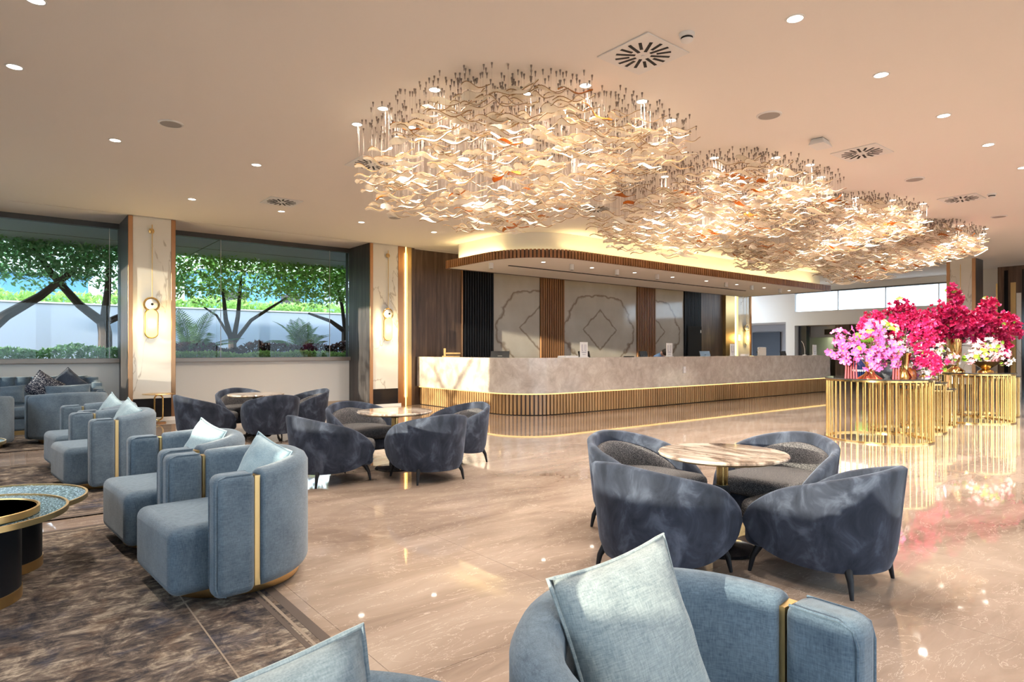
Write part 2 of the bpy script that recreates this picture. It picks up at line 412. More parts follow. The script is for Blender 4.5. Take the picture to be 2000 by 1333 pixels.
# north wall: the low wall under the windows, the sill, glass, head frame
wn_ = struct(bx('wall_north', 'plaster', X0-0.2, 7.3, YG, YG+0.25, 0, 1.06))
struct(bx('baseboard_north', 'skirting_stone', X0, 7.3, YG-0.02, YG, 0, 0.11))
def window(n, x0, x1, joints):
    w = struct(empty('window_%d' % n, ((x0+x1)/2, YG, 1.06)))
    cx = (x0+x1)/2
    MB().box(x0-cx, x1-cx, -0.09, 0.22, 0.0, 0.09).build('window_sill', 'sill', w, bevel=0.008)
    MB().box(x0-cx, x1-cx, -0.02, 0.10, 2.58, 2.69).build('head_frame', 'frame_dark', w)
    xs = [x0] + joints + [x1]
    for a, b in zip(xs[:-1], xs[1:]):
        MB().box(a-cx+0.004, b-cx-0.004, 0.02, 0.032, 0.09, 2.58).build('pane', 'window_glass', w)
    for a in joints:
        MB().box(a-cx-0.004, a-cx+0.004, 0.018, 0.036, 0.09, 2.58).build('glass_joint', 'fitting_white', w)
window(1, X0, 1.757, [-1.5, 1.60])
window(2, 2.526, 6.477, [3.60, 6.00])

# two columns of the window wall, faced in marble, wood and bronze
def column(x0, x1, label, base_h=0.42):
    c = empty('column', ((x0+x1)/2, YC, 0)); w = (x1-x0)/2
    tag(c, label, 'column', 'marble-faced columns')
    MB().box(-w+0.0, w, 0.03, YG-YC+0.2, 0, CEIL).build('side_cladding', 'wood_dark', c)
    MB().box(-w+0.075, w-0.075, 0.0, 0.03, base_h, CEIL-0.005).build('marble_panel', 'white_marble', c)
    MB().box(-w+0.075, w-0.075, 0.0, 0.03, 0.07, base_h).build('black_base', 'black_gloss', c)
    MB().box(-w-0.002, w+0.002, -0.015, 0.04, 0, 0.07).build('plinth', 'white_paint', c)
    for s in (-1, 1):
        a, b = (-w, -w+0.075) if s < 0 else (w-0.075, w)
        MB().box(a, b, -0.012, 0.031, 0.07, CEIL-0.005).build('bronze_trim', 'bronze', c, bevel=0.006)
    return c
column(1.757, 2.526, 'marble column with bronze edges between the two garden windows')
column(6.477, 7.264, 'marble column with bronze edges beside the dark wood wall panel')

def sconce(x, y, label, face=(0,-1)):
    # rod from a ball under the ceiling, ring with a white globe, glowing capsule
    ang = 0.0 if face == (0,-1) else R(-90)
    s = empty('pendant_sconce', (x, y, 0), ang); tag(s, label, 'wall lamp', 'capsule wall lamps on the columns')
    m = MB(); m.lathe([(0.0,-0.05),(0.035,-0.04),(0.05,0),(0.035,0.04),(0.0,0.05)], 16, (0,-0.05,3.48)); m.tube([(0,-0.05,3.48),(0,0.02,3.48)],0.012,8); m.build('ceiling_ball','brass_brushed', s, smooth=True)
    m = MB(); m.tube([(0.012,-0.05,2.27),(0.012,-0.05,3.60)], 0.008, 6); m.build('rod','brass_brushed', s)
    m = MB(); m.tube([(0.12*math.cos(a), -0.055, 2.14+0.12*math.sin(a)) for a in [2*math.pi*i/28 for i in range(28)]], 0.018, 8, True)
    m.tube([(0,-0.055,2.02),(0,-0.055,2.05)],0.02,8); m.build('ring','brass', s, smooth=True)
    m = MB(); T = Matrix.Translation((0,-0.055,2.14)) @ Matrix.Rotation(R(90),4,'X')
    m.lathe([(0.0,-0.05),(0.06,-0.042),(0.095,-0.02),(0.105,0),(0.095,0.02),(0.06,0.042),(0.0,0.05)], 24, T=T); g = m.build('globe','globe', s, smooth=True)
    m = MB(); m.lathe([(0.0,0.06),(0.022,0.06),(0.022,0.075),(0.0,0.076)], 14, T=T); m.build('globe_cap','black_metal', g, smooth=True)
    pts = [(math.cos(a)*0.095, 0.14*0+ (math.sin(a)*0.095 + (0.16 if math.sin(a) > 0 else -0.16))) for a in [2*math.pi*i/24+0.001 for i in range(24)]]
    T2 = Matrix.Translation((0,-0.085,1.79)) @ Matrix.Rotation(R(90),4,'X')
    m = MB(); m.prism(pts, -0.03, 0.03, T2); m.build('glowing_capsule','lamp_capsule', s, bevel=0.02, fix=True)
    m = MB(); m.tube([(x_*1.10, -0.05, 1.79+y_*1.03) for x_, y_ in pts], 0.012, 6, True); m.build('capsule_frame','brass', s, smooth=True)
    lamp('sconce_light', 'POINT', (0,-0.22,1.79), 15, (1.0,0.72,0.27), s, shadow_soft_size=0.12)
    return s
sconce(2.12, YC, 'capsule wall lamp on the marble column between the garden windows')
sconce(6.90, YC, 'capsule wall lamp on the marble column beside the wood panel')

# bronze returns and the strip light between column and wood wall
t1 = struct(empty('trim_1', (7.264, YC, 0)))
MB().box(0, 0.13, 0.02, 0.3, 0, CEIL).build('bronze_return', 'bronze', t1)
MB().box(0.135, 0.165, 0.05, 0.08, 0, CEIL).build('strip_light', 'led_warm', t1)
MB().box(0.17, 0.30, 0.02, 0.3, 0, CEIL).build('brass_return', 'brass_brushed', t1, bevel=0.01)
MB().box(0.30, 0.39, 0.05, 0.3, 0, CEIL).build('wood_return', 'wood_panel', t1)
lamp('strip_glow', 'AREA', (0.15, -0.02, 1.9), 6, (1,0.75,0.36), t1, shape='RECTANGLE', size=0.03, size_y=3.4).rotation_euler = (R(90), 0, 0)

# back wall behind the desk: wood, black slats, book-matched marble, wood slats
wb = struct(bx('wall_back', 'plaster', 7.3, 22.5, YB+0.04, YB+0.3, 0, CEIL))
def backpanel(name, mat, x0, x1, y0=YB, y1=YB+0.04, z0=0.0, z1=CEIL): return bx(name, mat, x0, x1, y0, y1, z0, z1, wb)
def pl_wood(x0, x1, n):
    for i in range(n):
        a = x0 + (x1-x0)*i/n; b = x0 + (x1-x0)*(i+1)/n
        backpanel('wood_panel', 'wood_panel', a+0.002, b-0.002)
pl_wood(7.65, 9.09, 2)
backpanel('edge_trim', 'bronze', 9.09, 9.13, YB-0.03, YB+0.04)
def slats(x0, x1, n, mat, back):
    backpanel('slat_backing', back, x0, x1)
    w = (x1-x0)/n
    for i in range(n): backpanel('slat', mat, x0+w*(i+0.5)-w*0.30, x0+w*(i+0.5)+w*0.30, YB-0.05, YB, 0.0, 3.4)
slats(9.165, 10.113, 12, 'black_metal', 'dark_slot')
for a, b in ((10.113, 11.749), (12.675, 15.878), (16.804, 18.355)): backpanel('marble_slab', 'bookmatch_marble', a+0.003, b-0.003)
slats(11.749, 12.675, 11, 'wood_slat', 'bar_brown')
slats(15.878, 16.804, 11, 'wood_slat', 'bar_brown')
slats(18.355, 19.337, 12, 'black_metal', 'dark_slot')
bx('service_door', 'dark_slot', 18.50, 19.30, YB-0.075, YB-0.055, 0, 2.15, wb)
for z in (1.18, 1.92): bx('door_hinge', 'fitting_white', 19.22, 19.26, YB-0.09, YB-0.07, z, z+0.10, wb)
pl_wood(19.337, 20.737, 2)
backpanel('brass_panel', 'brass_brushed', 20.737, 21.33, YB-0.12, YB+0.04)
backpanel('strip_light', 'led_warm', 21.41, 21.52, YB-0.06, YB)
# column at the far end of the desk
c3 = empty('column', (21.98, YB-0.14, 0)); tag(c3, 'narrow marble column with capsule lamp at the far end of the desk', 'column', 'marble-faced columns')
MB().box(-0.42, 0.42, 0.02, 0.5, 0, CEIL).build('marble_panel', 'white_marble', c3)
MB().box(0.36, 0.44, -0.02, 0.5, 0, CEIL).build('bronze_trim', 'bronze', c3)
sconce(22.0, YB-0.14, 'capsule wall lamp on the narrow column behind the far end of the desk')

# ------------------------------------------------------------------ reception desk
def round_path(xs, ye, yf, xe, r, n=14):
    """centre-line of an L with a rounded corner: from (xs,ye) down the side, round, along the front to (xe,yf)"""
    L = [(xs, ye)]
    for i in range(n+1):
        a = R(180 + 90*i/n); L.append((xs+r+r*math.cos(a), yf+r+r*math.sin(a)))
    L.append((xe, yf)); return L
def resample(path, step):
    out = []; acc = 0.0; nxt = 0.0
    for (ax, ay), (bx_, by) in zip(path[:-1], path[1:]):
        L = math.hypot(bx_-ax, by-ay)
        if L < 1e-9: continue
        while nxt <= acc + L:
            t = (nxt-acc)/L; out.append((ax+(bx_-ax)*t, ay+(by-ay)*t, math.atan2(by-ay, bx_-ax))); nxt += step
        acc += L
    return out
def ribbon(path_out, path_in, z0, z1):
    poly = list(path_out) + list(reversed(path_in)); m = MB(); n = len(path_out); vs = []
    for z in (z0, z1): vs += [(x,y,z) for x,y in path_out] + [(x,y,z) for x,y in path_in]
    o = 2*n; fs = []
    for i in range(n-1):
        fs += [(i,i+1,o+i+1,o+i), (n+i+1,n+i,o+n+i,o+n+i+1), (o+i,o+i+1,o+n+i+1,o+n+i), (i+1,i,n+i,n+i+1)]
    fs += [(0,o,o+n,n), (n-1,2*n-1,o+2*n-1,o+n-1)]
    return m.add(vs, fs)
desk = empty('reception_desk', (14.0, 10.2, 0)); DK = Vector(desk.location)
tag(desk, 'long pale marble reception desk with gold slatted base', 'desk')
def dpart(m, name, mat, **k): return m.build(name, mat, desk, loc=tuple(-DK), **k)
po = round_path(7.80, 13.38, 9.40, 20.5, 0.95); pi_ = round_path(8.42, 13.38, 10.02, 20.5, 0.40)
dpart(ribbon(po, pi_, 0.44, 1.15), 'marble_front', 'counter_marble', smooth=30)
ko = round_path(7.878, 13.38, 9.478, 20.45, 0.89); ki = round_path(8.35, 13.38, 9.95, 20.45, 0.42)
dpart(ribbon(ko, ki, 0.012, 0.44), 'base_backing', 'bar_brown')
to = round_path(7.93, 13.38, 9.53, 20.45, 0.84); ti = round_path(8.30, 13.38, 9.90, 20.45, 0.47)
dpart(ribbon(to, ti, 0.0, 0.014), 'toe_strip', 'dark_slot')
lo = round_path(7.855, 13.38, 9.455, 20.45, 0.91); li = round_path(7.879, 13.38, 9.479, 20.45, 0.889)
dpart(ribbon(lo, li, 0.415, 0.436), 'light_strip', 'led_gold')
sp = resample(round_path(7.875, 13.3, 9.475, 20.44, 0.89), 0.084)
slat_me = MB().box(-0.026, 0.026, -0.024, 0.02, 0.014, 0.412).mesh('desk_slat'); slat_me.materials.append(M['wood_gold'])
for x, y, a in sp[:300]: put('slat', slat_me, desk, (x-DK.x, y-DK.y, 0), rot=(0,0,a))

# ------------------------------------------------------------------ canopy over the desk
cn = empty('desk_canopy', (14.0, 10.9, 3.2)); CN = Vector(cn.location)
tag(cn, 'floating canopy with wooden slat rim and cove light above the desk', 'canopy')
def cpart(m, name, mat, **k): return m.build(name, mat, cn, loc=tuple(-CN), **k)
def rounded_outline(x0, x1, y0, y1, r, rs):
    pts = [(x1, y0), (x1, y1)]
    for i in range(7): a = R(90 + 90*i/6); pts.append((x0+rs+rs*math.cos(a), y1-rs+rs*math.sin(a)))
    for i in range(17): a = R(180 + 90*i/16); pts.append((x0+r+r*math.cos(a), y0+r+r*math.sin(a)))
    return pts
cpart(MB().prism(rounded_outline(8.0, 20.46, 9.45, 12.35, 1.32, 0.10), 3.20, 3.30), 'soffit', 'ceiling_paint', fix=True)
rim = rounded_outline(7.95, 20.52, 9.40, 12.40, 1.37, 0.14)
def closed_ribbon(a, b, z0, z1):
    n = len(a); vs = [(x,y,z0) for x,y in a]+[(x,y,z0) for x,y in b]+[(x,y,z1) for x,y in a]+[(x,y,z1) for x,y in b]; fs = []
    for i in range(n):
        j = (i+1) % n; fs += [(i,j,2*n+j,2*n+i),(n+j,n+i,3*n+i,3*n+j),(2*n+i,2*n+j,3*n+j,3*n+i),(j,i,n+i,n+j)]
    return MB().add(vs, fs)
cpart(closed_ribbon(rounded_outline(7.952, 20.51, 9.402, 12.398, 1.368, 0.14), rounded_outline(8.0, 20.46, 9.45, 12.35, 1.32, 0.10), 3.19, 3.348), 'rim_backing', 'bar_brown', fix=True)
fpath = [(7.95+0.14, 12.40)] + [p for p in rim[2:]] + [(20.52, 9.40)]
fs_me = MB().box(-0.026, 0.026, -0.026, 0.012, 3.185-3.2, 3.36-3.2).mesh('rim_slat'); fs_me.materials.append(M['wood_slat'])
for x, y, a in resample(fpath, 0.082)[:300]: put('slat', fs_me, cn, (x-CN.x, y-CN.y, 0), rot=(0,0,a))
ro = rounded_outline(8.16, 20.28, 9.62, 12.2, 1.15, 0.1)
cpart(MB().prism(ro, 3.30, CEIL-0.002), 'riser', 'plaster', fix=True, smooth=30)
lp = rounded_outline(8.06, 20.40, 9.52, 12.28, 1.25, 0.1)
m = MB(); m.tube([(x,y,3.345) for x,y in lp], 0.012, 6, True); cpart(m, 'cove_strip', 'led_warm')
# cove lamps: strip lamps lying on the canopy, shining at the riser
for x in [9.6 + 1.35*i for i in range(8)]:
    o = lamp('cove_light', 'AREA', (x-CN.x, 9.52-CN.y, 0.16), 3.2, (1.0, 0.76, 0.34), cn, shape='RECTANGLE', size=1.3, size_y=0.05); o.rotation_euler = (R(180+25), 0, 0)
for y in (10.9, 11.7):
    o = lamp('cove_light', 'AREA', (8.06-CN.x, y-CN.y, 0.16), 2.0, (1.0, 0.76, 0.34), cn, shape='RECTANGLE', size=0.05, size_y=0.8); o.rotation_euler = (0, R(180+25), 0)
cpart(MB().box(8.8, 18.4, 11.06, 11.11, 3.188, 3.2005), 'slot_diffuser', 'dark_slot')

# ------------------------------------------------------------------ ceiling fittings
def downlight(x, y, z, label, group, r=0.055, watts=40, parent=None, spot=True, name='downlight', cone=118):
    d = empty(name, (x, y, z)); tag(d, label, 'downlight', group)
    MB().lathe([(r,-0.006),(r*1.22,-0.006),(r*1.25,0.0),(r,0.0)], 24, cap=False).build('trim_ring','fitting_white', d, smooth=True)
    MB().lathe([(0.0,-0.003),(r,-0.003)], 24, cap=False).build('light_disc','lamp_disc', d)
    if spot:
        o = lamp('downlight_beam', 'SPOT', (0,0,-0.02), watts*LAMP, (1.0,0.90,0.78), d, spot_size=R(cone), spot_blend=0.7, shadow_soft_size=0.06)
    return d
DL = [(0.18,5.52,'near the left picture edge, topmost of the left downlights'),(0.08,6.93,'near the left picture edge, second from the top'),
 (1.02,8.62,'left of the round ceiling speaker'),(2.60,8.60,'nearest the swirl air outlet on the left'),
 (2.38,11.20,'above the marble column between the windows'),(3.81,11.20,'just below the left swirl air outlet'),(5.32,11.20,'above the second garden window'),(6.93,11.20,'left of the desk canopy'),
 (4.54,2.335,'at the top right, nearest the smoke detector'),(6.06,2.335,'at the top right, second of the right row'),(7.62,2.335,'right of the access point box, third of the right row'),(9.11,2.335,'fourth of the right row'),(10.61,2.335,'at the right picture edge, fifth of the right row')]
for x, y, w in DL: downlight(x, y, CEIL, 'recessed ceiling downlight ' + w, 'recessed ceiling downlights', watts=46)
# further fittings of the same grid that light the room behind and beside the view
for x, y in [(1.5,2.335),(3.0,2.335),(12.1,2.335),(13.6,2.335),(15.1,2.335),(16.6,2.335),(1.0,-0.8),(4.0,-0.8),(7.0,-0.8),(10.0,-0.8),(13.0,-0.8)]:
    downlight(x, y, CEIL, 'recessed ceiling downlight of the grid beyond the picture', 'ceiling downlights outside the picture', watts=46)
for i in range(8):
    nm = ['nearest the rounded corner','second from the rounded corner','third from the rounded corner','fourth from the rounded corner','fifth from the rounded corner','sixth from the rounded corner','seventh from the rounded corner','nearest the square end'][i]
    downlight(9.05+1.485*i, 10.2, 3.2, 'small downlight in the canopy soffit, ' + nm, 'canopy downlights', r=0.045, watts=26)
def track_spot(x, y, label):
    t = empty('surface_spotlight', (x,y,3.2)); tag(t, label, 'spotlight', 'canopy spotlights')
    MB().lathe([(0.043,-0.13),(0.05,-0.125),(0.05,0.0)], 20, cap=False).build('housing','fitting_white', t, smooth=True)
    MB().lathe([(0.0,-0.128),(0.043,-0.128)], 20).build('lens','black_gloss', t)
for i, (x, y) in enumerate([(8.25,11.0),(9.78,10.08),(11.25,10.08),(12.73,10.08),(15.75,10.08),(17.07,10.08),(18.67,10.08)]):
    track_spot(x, y, 'small white cylinder spotlight under the canopy, ' + ['at the left end above the black slats','second from the left','third from the left','fourth from the left','fifth from the left','sixth from the left','last at the right end'][i])
def diffuser(x, y, label, s=0.53):
    d = empty('air_diffuser', (x,y,CEIL)); tag(d, label, 'air vent', 'swirl air diffusers in the ceiling'); h = s/2
    MB().box(-h,h,-h,h,-0.012,-0.001).build('plate','fitting_white', d, bevel=0.004)
    for k in range(16):
        r0 = 0.065 if k % 2 == 0 else 0.11
        MB().box(r0,0.225,-0.013,0.013,-0.0145,-0.011,Matrix.Rotation(2*math.pi*k/16+0.2,4,'Z')).build('slot','dark_slot', d)
    MB().lathe([(0.0,-0.02),(0.012,-0.018),(0.014,-0.011)],12).build('centre_screw','fitting_white',d,smooth=True)
diffuser(4.11,3.40,'large square swirl air diffuser beside the smoke detector')
diffuser(8.25,3.40,'square swirl air diffuser beside the access point box')
diffuser(12.0,3.43,'square swirl air diffuser at the far right of the ceiling')
diffuser(3.565,10.47,'square swirl air diffuser at left above the second window')
diffuser(3.765,7.61,'square swirl air diffuser behind the left tip of the chandelier')
diffuser(7.97,7.61,'square swirl air diffuser seen through the middle of the chandelier')
def speaker(x, y, label):
    s = empty('ceiling_speaker', (x,y,CEIL)); tag(s, label, 'speaker', 'round ceiling speakers')
    MB().lathe([(0.105,-0.012),(0.12,-0.010),(0.125,0.0)],32,cap=False).build('rim','fitting_white',s,smooth=True)
    MB().lathe([(0.0,-0.010),(0.105,-0.011)],32).build('grille','speaker_cloth',s)
for x,y,l in [(1.41,7.61,'round ceiling speaker at upper left'),(6.19,3.46,'round ceiling speaker right of the chandelier front'),(10.12,3.46,'round ceiling speaker between the two right swirl vents'),(5.61,10.42,'round ceiling speaker left of the desk canopy'),(14.13,3.46,'round ceiling speaker at the far right edge')]: speaker(x,y,l)
def smoke(x, y, label):
    s = empty('smoke_detector', (x,y,CEIL)); tag(s, label, 'smoke detector', 'smoke detectors')
    MB().lathe([(0.052,-0.03),(0.058,-0.028),(0.06,0.0)],24).build('base','fitting_white',s,smooth=True)
    MB().lathe([(0.044,-0.045),(0.046,-0.03)],24).build('sensor_gap','dark_slot',s)
    MB().lathe([(0.0,-0.066),(0.03,-0.064),(0.044,-0.055),(0.047,-0.045),(0.0,-0.044)],24).build('cap','fitting_white',s,smooth=True)
smoke(4.11,2.97,'white smoke detector beside the large swirl air diffuser'); smoke(12.0,3.03,'tiny smoke detector beside the far swirl air diffuser')
ap = empty('access_point', (7.39,3.50,CEIL), R(6)); tag(ap, 'white box with angled sides hanging from the ceiling right of the chandelier', 'access point')
m = MB(); m.add([(-.14,-.09,-.075),(.14,-.09,-.075),(.14,.09,-.075),(-.14,.09,-.075),(-.10,-.06,0),(.10,-.06,0),(.10,.06,0),(-.10,.06,0)],[(0,3,2,1),(4,5,6,7),(0,1,5,4),(1,2,6,5),(2,3,7,6),(3,0,4,7)]); m.build('housing','fitting_white',ap,bevel=0.008)
MB().box(-.10,.10,-.06,.06,-.012,-.001).build('mount','black_metal',ap)

# ------------------------------------------------------------------ glass wave chandeliers
def wave_mesh(L, w, amp, ph, tw):
    m = MB(); N = 11; rings = []
    for i in range(N):
        t = i/(N-1); x = (t-0.5)*L; z = amp*math.sin(t*2*math.pi*1.15+ph)*(1-0.35*t)
        ww = w*(0.32+0.95*math.sin(math.pi*min(1,(t*1.5+0.05)))**0.7 if t < 0.63 else 0.30+0.15*math.sin((t-0.63)*30))
        ww = max(0.012, ww); a = tw*(t-0.4); ca, sa = math.cos(a), math.sin(a)
        th = 0.0035; y = ww/2
        cz = z
        rings.append([(x, -y*ca, cz-y*sa-th), (x, y*ca, cz+y*sa-th), (x, y*ca, cz+y*sa+th), (x, -y*ca, cz-y*sa+th)])
    m.rings(rings)
    # long edges and ends get a brown tint in place of refraction
    for k in (0, 1, 2, 3): pass
    return m
WAVES = [wave_mesh(0.30,0.052,0.027,0.3,0.9), wave_mesh(0.26,0.046,0.024,0.0,-0.7), wave_mesh(0.34,0.044,0.032,0.6,0.4), wave_mesh(0.21,0.06,0.02,0.2,1.3)]
def waves_me(mat):
    out = []
    for w in WAVES:
        k = MB(); k.v = list(w.v); k.f = list(w.f); k.mi = [1 if (i % 4 in (1,3)) else 0 for i in range(len(w.f)-2)] + [1,1]
        me = k.mesh('glass_wave', 50); me.materials.append(M[mat]); me.materials.append(M['glass_edge']); out.append(me)
    return out
WME = {'glass_cream': waves_me('glass_cream'), 'glass_amber': waves_me('glass_amber')}
PIN = MB(); PIN.lathe([(0.0,-0.050),(0.0035,-0.046),(0.005,-0.022),(0.0085,-0.014),(0.0095,0.0)], 6)
def chandelier(cx, cy, ax, ay, label, n=430, seed=1, dens=300):
    rnd = random.Random(seed)
    ch = empty('chandelier', (cx, cy, CEIL)); tag(ch, label, 'chandelier', 'glass wave chandeliers')
    pts = []
    while len(pts) < n:
        u, v = rnd.uniform(-1,1), rnd.uniform(-1,1)
        if abs(u)**3.6+abs(v)**3.6 > 1: continue
        pts.append((u,v))
    pins, wires, rest = MB(), MB(), {'glass_cream': MB(), 'glass_amber': MB()}
    items = []
    for u, v in pts:
        x, y = u*ax-0.22*v, v*ay
        # hanging surface: a rippling cloud, high towards the near edge, deep towards the far side
        s = 0.5*(v+1)
        base = -0.25 - 0.50*smooth(s*1.05)*(1-0.18*abs(u)**3) - 0.06*math.sin(2.4*u+1.0)
        z = base + rnd.uniform(-0.15, 0.15)
        z = min(z, -0.16)
        ang = R(-48) + rnd.gauss(0, 0.28); tilt = rnd.gauss(0, 0.16); roll = rnd.gauss(0, 0.45)
        mat = 'glass_amber' if rnd.random() < 0.035 else 'glass_cream'
        items.append((cx*0.63+x*0.63+0.78*(cy+y), x, y, z, ang, tilt, roll, mat, rnd.randrange(len(WAVES)), rnd.uniform(0.85,1.2)))
    items.sort()
    for i, (_, x, y, z, ang, tilt, roll, mat, k, sc) in enumerate(items):
        T = Matrix.Translation((x,y,z)) @ Euler((roll, tilt, ang)).to_matrix().to_4x4() @ Matrix.Scale(sc,4)
        if i < dens:
            o = put('glass_wave', WME[mat][k], ch, (x,y,z), rot=(roll,tilt,ang)); o.scale = (sc,sc,sc)
        else:
            w = WAVES[k]; o_ = len(rest[mat].v); rest[mat].v += [tuple(T @ Vector(p)) for p in w.v]; rest[mat].f += [tuple(q+o_ for q in f) for f in w.f]
            rest[mat].mi += [1 if (q % 4 in (1,3)) else 0 for q in range(len(w.f)-2)] + [1,1]
        d = Vector((math.cos(ang), math.sin(ang), 0))*0.075*sc
        for sgn in (-1, 1):
            px, py = x+sgn*d.x, y+sgn*d.y
            pins.add(PIN.v, PIN.f, Matrix.Translation((px,py,0)))
            wires.tube([(px,py,-0.05),(px,py,z)], 0.0007, 3)
    tag(pins.build('pins','pin_metal',ch), kind='stuff'); tag(wires.build('wires','wire',ch), kind='stuff')
    for mt, mb in rest.items():
        if mb.f:
            me = mb.mesh('glass_waves_rest', 50); me.materials.append(M[mt]); me.materials.append(M['glass_edge'])
            tag(put('glass_waves', me, ch), kind='stuff')
    return ch
CH = [(4.42,5.30,1.52,1.36,'largest chandelier of rippling glass waves, nearest the camera'),(7.90,5.24,1.50,1.28,'second chandelier of rippling glass waves from the front'),
      (11.25,5.24,1.46,1.28,'third chandelier of rippling glass waves, before the canopy end'),(14.50,5.24,1.46,1.28,'farthest chandelier of rippling glass waves, above the flowers')]
for i, (x,y,a,b,l) in enumerate(CH): chandelier(x,y,a,b,l, 560, 11+i)
CHD = [[(3.15,5.08),(2.99,5.80),(2.98,6.38),(3.48,6.10),(3.60,5.49),(3.87,4.62),(4.10,5.20),(4.36,5.90),(4.18,4.13),(4.42,4.69),(5.02,4.75),(4.88,4.05),(5.52,4.19),(5.3,5.5)],
 [(7.02,4.66),(7.62,4.17),(8.27,4.05),(7.74,5.03),(8.10,4.49),(8.98,4.24),(8.27,5.41),(8.08,5.72),(7.24,5.60),(9.40,5.01)],
 [(10.64,4.48),(11.25,4.17),(11.92,3.95),(11.53,4.70),(11.91,4.40),(12.44,4.22),(12.13,4.85),(11.22,5.10)],
 [(14.60,4.18),(15.35,3.98),(15.06,4.56),(15.64,4.84),(15.99,4.18),(14.3,5.3)]]
for i, L in enumerate(CHD):
    for x, y in L:
        downlight(x, y, CEIL, 'bright downlight among the pins of the ' + ['largest chandelier','second chandelier','third chandelier','farthest chandelier'][i], 'downlights of the ' + ['first','second','third','fourth'][i] + ' chandelier', r=0.05, watts=(34 if i == 0 else 62), cone=140)

# ------------------------------------------------------------------ west and south walls (windows that let the low sun in), east end
ww = struct(bx('wall_west', 'plaster', X0-0.25, X0, Y0, YG+0.2, 0, 1.15))
bx('lintel', 'plaster', X0-0.25, X0, Y0, YG+0.2, 3.43, CEIL, ww)
for a, b in ((13.3,YG+0.2),(5.15,8.7),(2.95,3.45),(-0.95,-0.45),(Y0,-3.4)): bx('pier', 'plaster', X0-0.25, X0, a, b, 1.15, 3.43, ww)
def west_window(n, a, b):
    w = struct(empty('window_%d' % n, (X0-0.12, (a+b)/2, 1.15)))
    MB().box(-0.006, 0.006, -(b-a)/2, (b-a)/2, 0.0, 2.28).build('pane', 'window_glass', w)
    MB().box(-0.05, 0.19, -(b-a)/2, (b-a)/2, -0.0, 0.03).build('window_sill', 'sill', w)
for n, (a, b) in enumerate(((8.7,13.3),(3.45,5.15),(-0.45,2.95),(-3.4,-0.95))): west_window(3+n, a, b)
wsq = struct(bx('wall_south', 'plaster', X0-0.25, 24.2, Y0-0.25, Y0, 3.30, CEIL))
bx('plinth_wall', 'plaster', X0-0.25, 24.2, Y0-0.25, Y0, 0, 0.12, wsq)
for i in range(7): bx('pier', 'plaster', -3.2+4.55*i-0.25, -3.2+4.55*i+0.25, Y0-0.25, Y0, 0.12, 3.30, wsq)
for i in range(6):
    w = struct(empty('window_%d' % (7+i), (-0.925+4.55*i, Y0-0.12, 0.12)))
    MB().box(-2.02, 2.02, -0.006, 0.006, 0, 3.18).build('pane', 'window_glass', w)
    MB().box(-0.02, 0.02, -0.03, 0.03, 0, 3.18).build('mullion', 'frame_dark', w)

XE = 24.0
we = struct(bx('wall_east', 'white_paint', XE, XE+0.25, 12.36, 16.5, 2.42, CEIL))
bx('pier', 'white_paint', XE, XE+0.25, 12.36, 12.72, 0, 2.42, we)
bx('beam', 'white_paint', XE, XE+0.25, 5.9, 12.36, 2.26, 2.80, we)
bx('beam_soffit', 'ceiling_paint', XE+0.25, 30.2, 5.0, 12.36, 2.26, 2.36, we)
bx('clerestory_head', 'white_paint', XE, XE+0.2, 5.9, 12.36, 3.54, CEIL, we); bx('clerestory_frame', 'frame_dark', XE-0.02, XE+0.2, 5.9, 12.36, 3.50, 3.54, we)
bx('side_ceiling', 'ceiling_paint', XE+0.25, 30.2, 12.36, 16.6, 2.42, 2.52, we)
wc = struct(empty('window_13', (XE+0.1, 9.1, 2.80)))
for k in range(4):
    a = -3.2 + 1.62*k
    MB().box(-0.006, 0.006, a+0.01, a+1.61, 0, 0.70).build('pane', 'window_glass', wc)
    MB().box(-0.03, 0.03, a-0.012, a+0.012, 0, 0.70).build('mullion', 'far_white', wc)
# the rooms that open under the beam
wr = struct(bx('wall_far', 'grey_room', 30.0, 30.25, 5.0, 16.8, 0, 2.5))
bx('partition', 'grey_room', XE+0.25, 30.0, 12.36, 12.5, 0, 2.42, wr)
bx('side_return', 'grey_room', XE+0.25, 30.0, 5.0, 5.2, 0, 2.36, wr)
bx('north_return', 'grey_room', XE+0.25, 30.0, 16.6, 16.8, 0, 2.5, wr)
struct(bx('door_1', 'door_slate', 26.3, 26.4, 14.2, 15.5, 0, 2.1))
bx('back_screen', 'grey_room', 26.4, 26.55, 12.5, 16.6, 0, 2.42, wr)
struct(bx('trim_2', 'door_slate', XE+0.3, XE+0.55, 12.05, 12.34, 0, 2.26))
struct(bx('trim_3', 'wood_panel', XE+0.3, XE+0.8, 10.45, 10.95, 0, 2.26))
bar = empty('back_bar', (27.0, 11.6, 0)); tag(bar, 'back bar with glowing green panel behind the end of the desk', 'bar')
MB().box(-0.1, 0.3, -1.1, 0.7, 0, 1.12).build('cabinet', 'bar_brown', bar)
MB().box(0.25, 0.3, -1.1, 0.7, 1.62, 2.06).build('green_panel', 'bar_green', bar)
MB().box(0.25, 0.3, -1.1, 0.7, 1.12, 1.62).build('splash_panel', 'bar_brown', bar)
MB().box(0.0, 0.3, -1.1, 0.7, 2.06, 2.10).build('shelf', 'black_metal', bar)
lamp('bar_light', 'AREA', (0.1, -0.2, 2.04), 9, (0.95,1.0,0.6), bar, shape='RECTANGLE', size=0.1, size_y=1.6)
gr = empty('vent_grille', (25.2, 11.35, 2.05)); tag(gr, 'dark rectangular air grille above the green bar panel', 'air vent')
MB().box(-0.02, 0.02, -0.42, 0.42, -0.13, 0.08).build('frame', 'bar_brown', gr)
